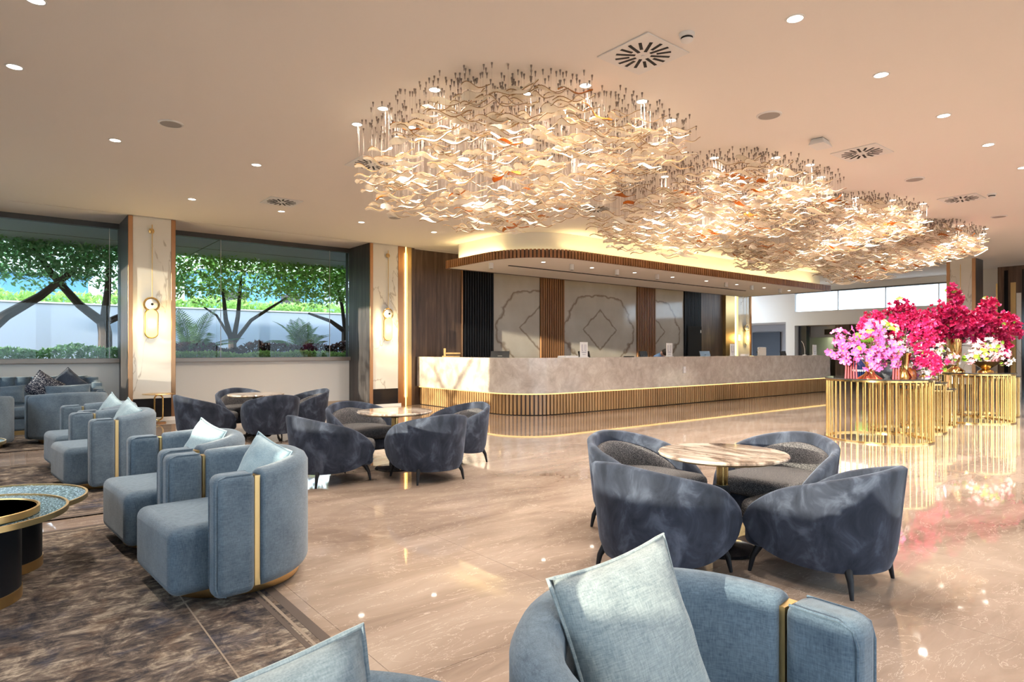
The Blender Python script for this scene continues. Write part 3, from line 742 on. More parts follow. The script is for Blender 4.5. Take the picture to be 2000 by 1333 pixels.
for k in range(5): MB().box(-0.035, -0.02, -0.38, 0.38, -0.10+0.036*k, -0.085+0.036*k).build('louvre', 'dark_slot', gr)
bx('bulkhead', 'white_paint', 25.22, 25.5, 10.9, 12.34, 1.82, 2.26, wr)
def bottle(x, y, z, mat, label, hgt=0.3, r=0.045):
    b = empty('bottle', (x,y,z)); tag(b, label, 'bottle', 'bottles on the back bar')
    MB().lathe([(0.0,0),(r,0),(r*1.02,hgt*0.55),(r*0.75,hgt*0.68),(r*0.34,hgt*0.76),(r*0.32,hgt*0.95),(0.0,hgt*0.95)],16).build('glass', mat, b, smooth=True)
    MB().lathe([(r*0.36,hgt*0.92),(r*0.36,hgt),(0.0,hgt)],12).build('cap','brass',b)
bottle(27.0,11.0,1.12,'bottle_green','large green bottle on the back bar',0.52,0.16)
bottle(27.0,11.95,1.12,'bottle_green','small bottle with brass cap left on the back bar',0.22)
bottle(27.0,11.62,1.12,'bar_brown','small brown bottle in the middle of the back bar',0.2)
# pilaster and lift doors on the right
c4 = empty('column', (20.0, 5.73, 0)); tag(c4, 'marble column with dark wood side behind the magenta flowers', 'column', 'marble-faced columns')
MB().box(0.03, 0.62, -0.33, 0.33, 0, CEIL).build('side_cladding', 'wood_dark', c4)
MB().box(0.0, 0.03, -0.25, 0.25, 0.4, CEIL).build('marble_panel', 'white_marble', c4)
MB().box(0.0, 0.03, -0.25, 0.25, 0.0, 0.4).build('black_base', 'black_gloss', c4)
for s in (-1,1): MB().box(-0.012, 0.031, s*0.29-0.04, s*0.29+0.04, 0, CEIL).build('bronze_trim','bronze',c4)
m = MB(); m.tube([(-0.04,0,1.9),(-0.04,0,3.6)],0.008,6); m.build('lamp_rod','brass_brushed',c4)
wl = struct(bx('wall_lift', 'white_paint', 23.2, 23.4, 4.0, 6.4, 0, CEIL))
bx('mirror_panel', 'brass_brushed', 23.17, 23.2, 5.62, 5.75, 1.0, 3.3, wl)
lf = struct(bx('door_2', 'wood_panel', 22.0, 22.2, 2.6, 5.42, 0, 3.66))
for y in (5.22, 4.82, 4.3): bx('black_inlay', 'black_gloss', 21.985, 22.0, y-0.045, y+0.045, 0, 3.55, lf)
bx('brass_inlay', 'brass_brushed', 21.98, 22.0, 5.0, 5.12, 0, 3.2, lf)
bx('pale_inlay', 'white_marble', 21.985, 22.0, 4.88, 4.99, 0, 2.9, lf)
bx('return', 'white_paint', 22.2, 23.2, 2.4, 2.6, 0, CEIL, wl)
bx('wall_panel', 'white_paint', 22.0, 22.25, Y0, 2.6, 0, CEIL, wl)

# ------------------------------------------------------------------ swivel armchairs
def armchair_proto():
    c = empty('armchair'); tag(c, 'x', 'armchair', 'blue swivel armchairs')
    MB().lathe([(0.355,0.0),(0.36,0.008),(0.36,0.05),(0.34,0.056)],40,c=(-0.085,0,0)).build('swivel_base','brass_brushed',c,smooth=True)
    s = MB().box(-0.36,0.335,-0.352,0.352,0.056,0.40).build('seat','linen_blue',c,bevel=0.055,seg=5)
    # horseshoe back
    rings = []; N = 30; a0 = math.acos(-0.068/0.485)
    for i in range(N+1):
        a = a0 + (2*math.pi-2*a0)*i/N; k = math.sin(math.pi*i/N); zt = 0.668 + 0.035*k
        cs, sn = math.cos(a), math.sin(a); th = 0.125
        prof = [(0,0.06),(0.004,0.10),(0.004,zt-0.05),(-0.012,zt-0.018),(-0.045,zt),(-0.08,zt),(-0.112,zt-0.018),(-th,zt-0.05),(-th,0.10),(-th,0.06)]
        # the foot of the shell draws in
        rings.append([((0.485+n-(0.03 if z < 0.08 else 0))*cs, (0.485+n-(0.03 if z < 0.08 else 0))*sn, z) for n, z in prof])
    MB().rings(rings).build('backrest','linen_blue',c,smooth=55,bevel=0.018,seg=3,fix=True)
    for sgn in (-1,1):
        y0, y1 = (0.362,0.487) if sgn > 0 else (-0.487,-0.362)
        a = MB().box(-0.036,0.165,y0,y1,0.045,0.662).build('arm','linen_blue',c,bevel=0.04,seg=5)
        e = 0.030
        for yy in (y0+0.012, y1-0.012):
            pts = [(-0.02,yy,0.655),(0.11,yy,0.655),(0.148,yy,0.64),(0.160,yy,0.60),(0.160,yy,0.10),(0.148,yy,0.066),(0.11,yy,0.052)]
            MB().tube(pts,0.0045,5).build('piping','linen_blue',a,smooth=True)
        MB().box(-0.066,-0.038,0.385 if sgn>0 else -0.458,0.458 if sgn>0 else -0.385,0.07,0.640).build('brass_strip','brass_brushed',c)
    return c
ARM = armchair_proto()
ACH = [(0.949,3.85,0.012,184,'blue swivel armchair standing nearest at left, on the edge of the front rug'),
       (0.90,4.93,0.012,184,'blue swivel armchair just behind the nearest left one, front rug'),
       (0.73,7.34,0.012,186,'blue swivel armchair on the second rug, front one of its pair'),
       (0.72,8.42,0.012,186,'blue swivel armchair on the second rug, rear one of its pair'),
       (0.74,11.14,0.012,97,'blue swivel armchair seen from behind in front of the sofa'),
       (-0.36,10.95,0.012,94,'blue swivel armchair cut by the left picture edge, seen from behind'),
       (1.245,0.82,0.0,-90,'blue swivel armchair in the sunlit foreground at right'),
       (0.295,0.835,0.0,-90,'blue swivel armchair cut by the bottom picture edge')]
for i, (x,y,z,a,l) in enumerate(ACH):
    o = ARM if i == 0 else copy_tree(ARM)
    o.location = (x,y,z); o.rotation_euler = (0,0,R(a)); o['label'] = l
    if i == 6: o.scale = (0.95,0.95,0.97)
    if i == 7: o.scale = (0.98,0.98,0.955)

def pillow_mesh(w, h, t, seed, wr=0.010):
    N = 16; vs = []; fs = []
    def P(u, v, s):
        x = w/2*u*(1-0.07*(1-v*v)*abs(u)**2); z = h/2*v*(1-0.07*(1-u*u)*abs(v)**2)
        b = ((1-u*u)*(1-v*v))
        y = s*t/2*(max(b,0)**0.42)
        y += s*wr*noise.noise(Vector((u*2.6+seed, v*2.6, s*3)))*min(1, b*3)
        e = max(abs(u),abs(v)); y += s*wr*0.6*math.sin((u*9+v*4+seed)*1.6)*smooth((e-0.45)/0.35)*min(1,b*6)*0.6
        return (x,y,z)
    for s in (1,-1):
        for i in range(N+1):
            for j in range(N+1): vs.append(P(-1+2*i/N,-1+2*j/N,s))
    o = (N+1)**2
    for i in range(N):
        for j in range(N):
            a = i*(N+1)+j; b = a+N+1
            fs.append((a,b,b+1,a+1)); fs.append((o+a,o+a+1,o+b+1,o+b))
    m = MB(); m.add(vs,fs)
    rim = [P(-1+2*k/N,-1,1) for k in range(N)] + [P(1,-1+2*k/N,1) for k in range(N)] + [P(1-2*k/N,1,1) for k in range(N)] + [P(-1,1-2*k/N,1) for k in range(N)]
    return m, rim
def pillow(loc, yaw, lean, roll, w, h, t, mat, label, seed, piping=None):
    p = empty('cushion', loc); tag(p, label, 'cushion', 'scatter cushions')
    p.rotation_euler = (Matrix.Rotation(R(yaw),3,'Z') @ Matrix.Rotation(R(lean),3,'X') @ Matrix.Rotation(R(roll),3,'Y')).to_euler()
    m, rim = pillow_mesh(w,h,t,seed)
    me = m.mesh('cushion_cover', 60)
    b = bmesh.new(); b.from_mesh(me); bmesh.ops.remove_doubles(b, verts=b.verts, dist=0.0005); bmesh.ops.recalc_face_normals(b, faces=b.faces); b.to_mesh(me); b.free()
    me.polygons.foreach_set('use_smooth',[True]*len(me.polygons)); me.materials.append(M[mat])
    put('cover', me, p)
    MB().tube(rim,0.0055,6,True).build('piping', piping or mat, p, smooth=True)
    return p
# yaw: turn about the vertical, lean: back towards the rest
pillow((1.17,3.80,0.60),-72,-22,14,0.37,0.37,0.13,'linen_pale','pale blue cushion on the nearest left armchair',1.0)
pillow((1.11,4.92,0.60),-72,-22,12,0.37,0.37,0.13,'linen_pale','pale blue cushion on the second left armchair of the front rug',2.0)
pillow((0.95,7.34,0.60),-72,-22,18,0.38,0.38,0.13,'linen_pale','pale blue cushion on the front armchair of the second rug',3.0)
pillow((0.93,8.40,0.60),-72,-22,18,0.38,0.38,0.13,'linen_pale','pale blue cushion on the rear armchair of the second rug',4.0)
pillow((1.205,1.015,0.57),-16,-16,-11,0.35,0.46,0.15,'linen_cream','pale sunlit cushion on the foreground armchair at right',5.0)
pillow((0.26,0.985,0.572),-14,-14,-10,0.50,0.46,0.18,'linen_shaded','cushion darkened for shade at the bottom picture edge',6.3)

# ------------------------------------------------------------------ velvet tub chairs and marble tables
def tub_proto():
    c = empty('tub_chair'); tag(c, 'x', 'chair', 'navy velvet tub chairs')
    def plan(u, r, ext, off=0.0):
        # u in [-1,1] runs round the U from one arm tip to the other
        s = abs(u); half = math.pi/2*r; L = half+ext; d = s*L
        if d < half: a = d/r; x, y, nx, ny = -r*math.cos(a), r*math.sin(a), -math.cos(a), math.sin(a)
        else: x, y, nx, ny = d-half, r - 0.10*((d-half)/ext)**2*r, 0.0, 1.0
        sg = 1 if u >= 0 else -1
        return x+nx*off-0.03, sg*(y+ny*off), nx, sg*ny
    ZN = 0.315
    def prof(s):
        g = 0.668-0.235*s**1.55; b = 0.12+0.05*s**3
        if s > 0.62:
            q = math.sqrt(max(0,1-((s-0.62)/0.38)**2.3)); g = ZN+(g-ZN)*q; b = ZN-(ZN-b)*q
        return b, g
    N = 44; rings = []
    for i in range(N+1):
        u = -1+2*i/N; zb, zt = prof(abs(u)); th = 0.055; ring = []
        K = 7
        for k in range(K+1):
            z = zb+(zt-zb)*k/K; lean = 0.10*(z-0.15)-0.022*max(0,(0.24-z)/0.12)**2
            x,y,_,_ = plan(u,0.35,0.335,lean); ring.append((x,y,z))
        lt = 0.10*(zt-0.15)
        for f, dz in ((0.35,0.014),(0.7,0.012)):
            x,y,_,_ = plan(u,0.35,0.335,lt-th*f); ring.append((x,y,zt+dz*min(1,(zt-zb)/0.1)))
        for k in range(K,-1,-1):
            z = zb+(zt-zb)*k/K; lean = 0.10*(z-0.15)-0.022*max(0,(0.24-z)/0.12)**2
            x,y,_,_ = plan(u,0.35,0.335,lean-th); ring.append((x,y,z))
        rings.append(ring)
    MB().rings(rings).build('shell','velvet_navy',c,smooth=70,fix=True)
    # inner tweed back pad
    rings = []
    N = 30; UM = 0.70
    for i in range(N+1):
        u = UM*(-1+2*i/N); _, zt = prof(abs(u)); e = math.sqrt(max(0.0,1-(abs(u)/UM)**3)); zt2 = 0.40+(zt-0.075-0.40)*e; zb = 0.36
        zt2 = max(zt2, zb+0.02); th = 0.05; ring = []
        for k in range(5):
            z = zb+(zt2-zb)*k/4; ring.append(plan(u,0.35,0.335,0.10*(z-0.15)-0.05)[:2]+(z,))
        ring.append(plan(u,0.35,0.335,0.10*(zt2-0.15)-0.08)[:2]+(zt2+0.012,))
        for k in range(4,-1,-1):
            z = zb+(zt2-zb)*k/4; ring.append(plan(u,0.35,0.335,0.10*(z-0.15)-0.05-th-0.012*math.sin(math.pi*k/4))[:2]+(z,))
        rings.append(ring)
    MB().rings(rings).build('back_pad','tweed',c,smooth=70,fix=True)
    def dshape(r, xf, n=18, rc=0.10):
        pts = [(-0.03-r*math.cos(R(-90+180*i/n)), -r*math.sin(R(-90+180*i/n))) for i in range(n+1)]
        # front corners
        return pts + [(xf-rc,-r)] + [(xf-rc+rc*math.sin(R(15*i)), -r+rc-rc*math.cos(R(15*i))) for i in range(1,7)] + [(xf-rc+rc*math.cos(R(15*i)), r-rc+rc*math.sin(R(15*i))) for i in range(0,7)]
    MB().prism(dshape(0.298,0.37),0.285,0.415).build('seat_cushion','tweed',c,bevel=0.045,seg=5,fix=True)
    MB().prism(dshape(0.298,0.345),0.16,0.285).build('seat_base','velvet_navy',c,bevel=0.035,seg=4,fix=True)
    for sx in (-1,1):
        for sy in (-1,1):
            x0, y0 = (0.20 if sx>0 else -0.20), 0.18*sy; x1, y1 = (0.295 if sx>0 else -0.285), 0.262*sy
            pts = [(x0,y0,0.19),(x0+(x1-x0)*0.55,y0+(y1-y0)*0.55,0.155),(x0+(x1-x0)*0.85,y0+(y1-y0)*0.85,0.09),(x1,y1,0.0)]
            MB().tube(pts,[0.026,0.024,0.017,0.010],10).build('leg','black_metal',c,smooth=True)
    return c
TUB = tub_proto()
TABLES = [(3.67,2.376,'on the right beside the flower tables'),(3.373,6.267,'in the middle of the lobby'),(3.026,10.029,'farthest away beside the window wall')]
GROUPS = [
 [(3.035,2.36,0,'navy tub chair seen from behind, left of the near marble table'),(3.70,1.75,90,'navy tub chair lit by the sun, in front of the near marble table'),(4.37,2.38,180,'navy tub chair with tweed seat, right behind the near marble table'),(3.65,3.0,-90,'navy tub chair with tweed seat, left behind the near marble table')],
 [(2.56,6.08,4,'navy tub chair seen from behind, left of the middle marble table'),(3.38,5.60,88,'navy tub chair seen from behind, in front of the middle marble table'),(4.12,6.22,180,'navy tub chair on the right of the middle marble table'),(3.30,6.95,-88,'navy tub chair with tweed back, behind the middle marble table')],
 [(2.29,9.88,4,'navy tub chair seen from behind, left of the farthest marble table'),(3.03,9.36,90,'navy tub chair seen from behind, in front of the farthest marble table'),(3.72,10.0,180,'navy tub chair on the right of the farthest marble table'),(3.02,10.72,-90,'navy tub chair behind the farthest marble table, next to the wall')]]
first = True
for (tx,ty,w), G in zip(TABLES, GROUPS):
    t = empty('bistro_table',(tx,ty,0)); tag(t,'round marble table on a brass and black pedestal '+w,'table','round marble tables')
    MB().lathe([(0.0,0.612),(0.395,0.612),(0.407,0.618),(0.41,0.628),(0.404,0.636),(0.0,0.637)],64).build('table_top','table_marble',t,smooth=30)
    MB().lathe([(0.0,0.598),(0.36,0.600),(0.385,0.612),(0.0,0.613)],48).build('top_rim','brass_brushed',t,smooth=30)
    MB().lathe([(0.046,0.560),(0.05,0.565),(0.05,0.600)],24).build('collar','black_metal',t,smooth=30)
    MB().lathe([(0.036,0.42),(0.038,0.56)],24).build('brass_stem','brass',t,smooth=30)
    MB().lathe([(0.062,0.03),(0.056,0.20),(0.047,0.415),(0.044,0.424),(0.0,0.424)],24).build('lower_stem','black_metal',t,smooth=30)
    MB().lathe([(0.215,0.0),(0.22,0.006),(0.21,0.018),(0.08,0.032),(0.0,0.033)],40).build('base_plate','black_gloss',t,smooth=30)
    for (x,y,a,l) in G:
        o = TUB if first else copy_tree(TUB); first = False
        o.location = (x,y,0); o.rotation_euler = (0,0,R(a)); o['label'] = l

# ------------------------------------------------------------------ rugs
def rug(x0,x1,y0,y1,label):
    r = empty('rug',((x0+x1)/2,(y0+y1)/2,0)); tag(r,label,'rug','vintage patterned rugs'); w,h = (x1-x0)/2,(y1-y0)/2
    MB().box(-w,w,-h,h,0,0.010).build('pile','rug_pile',r)
    for a,b,mt,z in ((0.0,0.05,'rug_band',0.0112),(0.075,0.09,'rug_line',0.0114),(0.10,0.125,'rug_band',0.0112),(0.42,0.427,'rug_line',0.0114)):
        m = MB()
        m.box(-w+a,w-a,-h+a,-h+b,0.004,z); m.box(-w+a,w-a,h-b,h-a,0.004,z); m.box(-w+a,-w+b,-h+b,h-b,0.004,z); m.box(w-b,w-a,-h+b,h-b,0.004,z)
        m.build('border',mt,r)
rug(-2.6,1.15,1.55,5.6,'worn brown and grey patterned rug under the nearest left armchairs')
rug(-2.6,1.15,5.96,9.04,'worn dark patterned rug under the second pair of armchairs')
rug(-2.6,1.35,10.3,12.25,'worn dark patterned rug in front of the sofa')

# ------------------------------------------------------------------ coffee tables, drinks table
def coffee_table(x,y,z,r,rd,label,tray=False):
    t = empty('coffee_table',(x,y,0.012)); tag(t,label,'table','round mosaic coffee tables')
    MB().lathe([(0.0,z-0.012),(r-0.012,z-0.012),(r-0.012,z),(0.0,z)],72).build('mosaic_top','mosaic_glass',t)
    MB().lathe([(r-0.012,z-0.022),(r,z-0.022),(r,z+0.006),(r-0.012,z+0.006),(r-0.012,z-0.022)],72).build('rim','brass_brushed',t,smooth=30)
    MB().lathe([(rd,0.055),(rd,z-0.012)],56).build('drum','black_metal',t,smooth=30)
    MB().lathe([(rd+0.004,0.0),(rd+0.004,0.055),(rd-0.01,0.056)],56).build('drum_foot','brass_brushed',t,smooth=30)
coffee_table(-0.19,4.25,0.455,0.475,0.27,'round mosaic coffee table with black drum and brass tray, left edge')
coffee_table(-0.06,4.80,0.405,0.48,0.25,'lower round mosaic coffee table tucked behind the front one')
coffee_table(-0.42,7.85,0.42,0.45,0.26,'round mosaic coffee table on the second rug at the picture edge')
tr = empty('round_tray',(-0.12,4.13,0.468)); tag(tr,'round brushed brass tray on the front mosaic coffee table','tray')
MB().lathe([(0.0,0.0),(0.27,0.0),(0.275,0.004),(0.275,0.036),(0.265,0.038),(0.262,0.030),(0.0,0.030)],56).build('dish','brass_brushed',tr,smooth=30)
MB().lathe([(0.0,0.031),(0.26,0.031)],48).build('mirror_inlay','glass_dark',tr)
dt = empty('drinks_table',(2.18,12.82,0)); tag(dt,'small drinks table on a tall brass loop before the marble column','table')
MB().lathe([(0.0,0.515),(0.255,0.515),(0.26,0.521),(0.255,0.528),(0.0,0.528)],40).build('table_top','brass_brushed',dt,smooth=30)
L = [(0.075*math.cos(a)+0.0, 0, 0.28+0.075*math.sin(a)+(0.15 if math.sin(a)>0 else -0.15)) for a in [2*math.pi*i/28+0.01 for i in range(28)]]
MB().tube([(x*0.78+y, -x*0.62, z) for x,y,z in L],0.013,8,True).build('loop_leg','brass',dt,smooth=True)
MB().tube([(0,0,0.02),(0,0,0.06)],0.014,8).build('foot_joint','brass',dt); MB().tube([(0,0,0.49),(0,0,0.52)],0.014,8).build('top_joint','brass',dt)
MB().lathe([(0.12,0.0),(0.125,0.006),(0.12,0.02),(0.0,0.024)],32).build('base_plate','bronze',dt,smooth=30)

# ------------------------------------------------------------------ channel sofa
sf = empty('sofa',(-0.4,12.75,0.0)); tag(sf,'blue velvet sofa with channelled curved back below the left window','sofa')
SX0, SX1 = -1.6, 1.70
MB().box(SX0+0.05,SX1-0.05,-0.42,0.36,0.0,0.07).build('plinth','brass_brushed',sf)
MB().box(SX0,SX1,-0.48,0.40,0.07,0.26).build('base','linen_blue',sf,bevel=0.04,seg=4)
for a,b in ((SX0+0.2,0.03),(0.04,SX1-0.22)): MB().box(a,b,-0.50,0.20,0.255,0.43).build('seat_cushion','linen_blue',sf,bevel=0.05,seg=4)
path = resample([(SX0+0.12,0.36)]+[(SX1-0.45,0.36)]+[(SX1-0.45+0.40*math.sin(R(10*i)),0.36-0.40+0.40*math.cos(R(10*i))) for i in range(1,10)]+[(SX1-0.05,-0.38)],0.195)
for i,(x,y,a) in enumerate(path):
    top = 0.87 if y > 0.3 else (0.87-0.22*smooth((0.3-y)/0.6))
    m = MB(); prof = []
    for k in range(9):
        w = math.pi*k/8; prof.append((-0.0985*math.cos(w), -0.08*math.sin(w)**0.6))
    prof += [(0.0985,0.06),(-0.0985,0.06)]
    m.prism(prof,0.24,top)
    m.build('channel','linen_blue',sf,loc=(x,y,0),rot=(0,0,a),bevel=0.016,seg=3,fix=True)
rings = []
sp2 = resample([(SX0+0.02,0.36)]+[(SX1-0.45,0.36)]+[(SX1-0.45+0.40*math.sin(R(10*i)),0.36-0.40+0.40*math.cos(R(10*i))) for i in range(1,10)]+[(SX1-0.05,-0.42)],0.06)
for x,y,a in sp2:
    top = 0.86 if y > 0.3 else (0.86-0.22*smooth((0.3-y)/0.6)); nx,ny = -math.sin(a),math.cos(a)
    rings.append([(x+nx*o_,y+ny*o_,z) for o_,z in ((-0.05,0.10),(-0.05,top-0.03),(-0.03,top),(0.03,top+0.004),(0.08,top-0.02),(0.095,top-0.06),(0.095,0.10))])
MB().rings(rings).build('back_frame','linen_blue',sf,smooth=60,fix=True)
pillow((0.52,12.70,0.71),8,-22,38,0.42,0.42,0.14,'pattern_cushion','dark cushion with white speckled pattern on the sofa',7.0)
pillow((0.84,12.83,0.74),-12,-20,44,0.42,0.42,0.14,'linen_dark','plain dark navy cushion on the sofa',8.0)
pillow((0.83,12.42,0.60),-6,-14,-2,0.62,0.30,0.13,'linen_blue','long blue lumbar cushion on the right of the sofa',9.0)
pillow((-0.04,12.50,0.60),-6,-14,-3,0.66,0.30,0.13,'linen_blue','long blue lumbar cushion on the left of the sofa',10.0)

# ------------------------------------------------------------------ gold cage tables with flowers
def cage_table(x,y,r,h,n,label):
    t = empty('cage_table',(x,y,0)); tag(t,label,'table','brass cage tables')
    MB().lathe([(0.0,h-0.018),(r+0.012,h-0.018),(r+0.016,h-0.009),(r+0.012,h),(0.0,h)],64).build('glass_top','glass_dark',t,smooth=30)
    for z0,z1 in ((0.0,0.022),(h-0.045,h-0.018)):
        MB().lathe([(r-0.035,z0),(r+0.004,z0),(r+0.004,z1),(r-0.035,z1),(r-0.035,z0)],64).build('ring','brass_bright',t,smooth=30)
    me = MB().lathe([(0.011,0.02),(0.011,h-0.043)],8).mesh('bar',60); me.materials.append(M['brass_bright'])
    for i in range(n):
        a = 2*math.pi*i/n; put('bar',me,t,((r-0.015)*math.cos(a),(r-0.015)*math.sin(a),0))
    return t
CT = [(10.10,3.93,0.70,0.90,46,'large round brass cage table nearest the camera, carrying the pink orchids'),
      (11.50,4.05,0.55,0.80,42,'medium brass cage table right behind the nearest one'),
      (12.62,4.12,0.42,0.65,34,'small low brass cage table between the two large ones'),
      (14.02,3.90,0.70,0.90,46,'large brass cage table under the tall magenta flowers'),
      (15.50,4.02,0.55,0.80,42,'medium brass cage table at the right picture edge')]
for a in CT: cage_table(*a)

def blossom_mesh(kind):
    m = MB(); rnd = random.Random(hash(kind) % 1000 if False else {'orchid':3,'bract':5,'small':8}[kind])
    if kind == 'orchid':
        for k in range(5):
            a = 2*math.pi*k/5; T = Matrix.Rotation(a,4,'Z') @ Matrix.Rotation(R(-22),4,'Y')
            m.add([(0.0,0,0),(0.4,-0.28,0.05),(0.8,-0.30,0.08),(1.0,0,0.0),(0.8,0.30,0.08),(0.4,0.28,0.05),(0.6,0,-0.02)],[(0,1,6),(1,2,6),(2,3,6),(3,4,6),(4,5,6),(5,0,6)],T)
        m.cur = 1; m.lathe([(0.0,-0.05),(0.16,0.05),(0.10,0.22),(0.0,0.26)],6)
    elif kind == 'bract':
        for k in range(6):
            T = Matrix.Rotation(R(60*k+20*(k%2)),4,'Z') @ Matrix.Rotation(R(-20-38*(k%2)),4,'Y')
            m.add([(0,0,0),(0.5,-0.42,0.10),(1.0,0,0.04),(0.5,0.42,0.10),(0.5,0,0.0)],[(0,1,4),(1,2,4),(2,3,4),(3,0,4)],T)
    else:
        for k in range(5):
            T = Matrix.Rotation(R(72*k),4,'Z') @ Matrix.Rotation(R(-15),4,'Y')
            m.add([(0,0,0),(0.45,-0.30,0.06),(0.95,0,0.02),(0.45,0.30,0.06)],[(0,1,2,3)],T)
        m.cur = 1; m.lathe([(0.0,0.0),(0.14,0.06),(0.0,0.16)],5)
    return m
BL = {k: blossom_mesh(k) for k in ('orchid','bract','small')}
def bl_me(kind, mats):
    me = BL[kind].mesh('blossom'); 
    for q in mats: me.materials.append(M[q])
    return me
def bouquet(loc, label, cat, sprays, kinds, n, size, vase, seed, leaves=12, leaf_mat='leaf_lime', group='flower arrangements', extra=None):
    """sprays: (dx,dy,dz, radius) blobs the blossoms gather in; kinds: list of meshes"""
    rnd = random.Random(seed); b = empty('flower_arrangement', loc); tag(b, label, cat, group)
    stems = MB(); tot = sum(s[3]**2 for s in sprays); lv = MB()
    z0 = vase(b)
    for dx,dy,dz,r in sprays:
        k = max(3,int(n*r*r/tot))
        stems.tube([(0,0,z0-0.12),(dx*0.35,dy*0.35,z0+(dz-z0)*0.6),(dx,dy,dz)],0.006,5)
        for i in range(k):
            d = Vector((rnd.gauss(0,1),rnd.gauss(0,1),rnd.gauss(0,1))).normalized()*r*rnd.uniform(0.45,1.0)
            p = Vector((dx,dy,dz))+d
            if i % 3 == 0: stems.tube([(dx,dy,dz),(p.x,p.y,p.z)],0.003,4)
            q = (d.normalized()+Vector((-0.4,-0.3,0.2))*0.6+Vector((rnd.gauss(0,.3),rnd.gauss(0,.3),rnd.gauss(0,.3)))).to_track_quat('Z','Y')
            o = put('blossom', rnd.choice(kinds), b, p); o.rotation_euler = q.to_euler(); s = size*rnd.uniform(0.75,1.2); o.scale = (s,s,s)
    stems.build('stems','twig',b)
    if extra:
        fill = MB(); src = BL['bract']
        for _ in range(extra[0]):
            dx,dy,dz,r = rnd.choices(sprays,[q[3]**2 for q in sprays])[0]; d = Vector((rnd.gauss(0,1),rnd.gauss(0,1),rnd.gauss(0,1))).normalized()
            T = Matrix.Translation(Vector((dx,dy,dz))+d*r*rnd.uniform(0.3,0.95)) @ (d+Vector((rnd.gauss(0,.5),rnd.gauss(0,.5),rnd.gauss(0,.5)))).to_track_quat('Z','Y').to_matrix().to_4x4() @ Matrix.Scale(size*rnd.uniform(0.6,1.0),4)
            fill.add(src.v, src.f, T)
        tag(fill.build('small_blossoms', extra[1], b), kind='stuff')
    for i in range(leaves):
        dx,dy,dz,r = rnd.choice(sprays); d = Vector((rnd.gauss(0,1),rnd.gauss(0,1),rnd.gauss(0,0.8))).normalized()
        p = Vector((dx,dy,dz))+d*r*0.8; s = rnd.uniform(0.035,0.065)
        T = Matrix.Translation(p) @ (d+Vector((-.5,-.5,0))).to_track_quat('Z','Y').to_matrix().to_4x4() @ Matrix.Scale(s,4)
        MB().add([(-1,0,0),(-.5,-.55,.12),(.3,-.6,.15),(1,0,0),(.3,.6,.15),(-.5,.55,.12),(0,0,-.05)],[(0,1,6),(1,2,6),(2,3,6),(3,4,6),(4,5,6),(5,0,6)],T).build('leaf',leaf_mat,b)
    return b
def vase_trumpet(h, r0, r1, mat='brass_bright'):
    def f(b):
        MB().lathe([(0.0,0),(r0,0),(r0*0.9,0.02),(r0*0.45,h*0.28),(r1*0.55,h*0.55),(r1,h),(r1*0.94,h),(r1*0.5,h*0.55),(0.0,h*0.4)],28).build('vase',mat,b,smooth=50); return h
    return f
def vase_cyl(h, r, mat='brass_bright'):
    def f(b):
        MB().lathe([(0.0,0),(r*1.5,0),(r*1.5,0.02),(r*0.55,0.10),(r*0.62,0.16),(r,h*0.5),(r*1.05,h),(r*0.98,h),(r*0.9,h*0.5),(0.0,0.2)],28).build('vase',mat,b,smooth=50); return h
    return f
def vase_bowl(h, r, mat='brass'):
    def f(b):
        MB().lathe([(0.0,0),(r*0.55,0),(r*0.5,0.03),(r*0.25,0.06),(r*0.6,h*0.6),(r,h),(r*0.95,h),(0.0,h*0.7)],32).build('bowl',mat,b,smooth=50); return h
    return f
def vase_pot(h, r, mat):
    def f(b):
        MB().lathe([(0.0,0),(r*0.7,0),(r,h*0.35),(r*1.02,h*0.6),(r*0.8,h),(r*0.74,h),(0.0,h*0.8)],28).build('pot',mat,b,smooth=50); return h
    return f
ORC = [bl_me('orchid',('orchid_pink','petal_gold')),bl_me('orchid',('orchid_pink','orchid_deep')),bl_me('orchid',('orchid_pink','petal_gold'))]
MAG = [bl_me('bract',('magenta',)),bl_me('bract',('magenta',)),bl_me('bract',('magenta_light',))]
WHT = [bl_me('small',('petal_white','petal_gold')),bl_me('small',('petal_white','leaf_lime'))]
BLS = [bl_me('small',('petal_blush','petal_white')),bl_me('small',('petal_white','petal_blush'))]
# screen-right on the tables is (0.78,-0.63): r(a) gives a sideways offset seen from the lobby
def rr(a, b=0.0): return (0.78*a+0.63*b, -0.63*a+0.78*b)
def sp_(L, k=1.0): return [(*rr(a,b), z*k, r) for a,b,z,r in L]
bouquet((*[v+o for v,o in zip((10.10,3.93),rr(-0.36,-0.42))],0.90),'pink orchids in a flared gold vase with red tassels, leftmost flowers','flowers',
  sp_([(-0.50,0,0.42,0.14),(-0.34,0.05,0.58,0.16),(-0.28,0,0.36,0.17),(0.0,0,0.48,0.22),(0.05,0,0.72,0.15),(0.26,0,0.42,0.19),(0.0,-0.08,0.26,0.16),(0.30,0,0.24,0.13)]),ORC,190,0.062,vase_trumpet(0.24,0.16,0.075,'brass_bright'),31,6)
bouquet((*[v+o for v,o in zip((10.10,3.93),rr(0.50,0.18))],0.90),'crimson bougainvillea sprays in a slim gold vase on the nearest cage table','flowers',
  sp_([(-0.42,0.1,0.95,0.18),(-0.15,0.1,1.0,0.22),(0.10,0.1,1.02,0.22),(0.02,0.1,1.28,0.09),(0.30,0.1,0.95,0.20),(0.40,0.1,0.72,0.18),(-0.20,0.0,0.72,0.16),(0.22,0,0.62,0.18),(-0.55,0,0.85,0.16),(0.24,-0.1,0.30,0.15),(0.40,-0.1,0.22,0.13),(-0.30,0.1,0.80,0.14)],0.88),MAG,300,0.066,vase_trumpet(0.36,0.10,0.09,'brass_bright'),32,14,extra=(380,'magenta'))
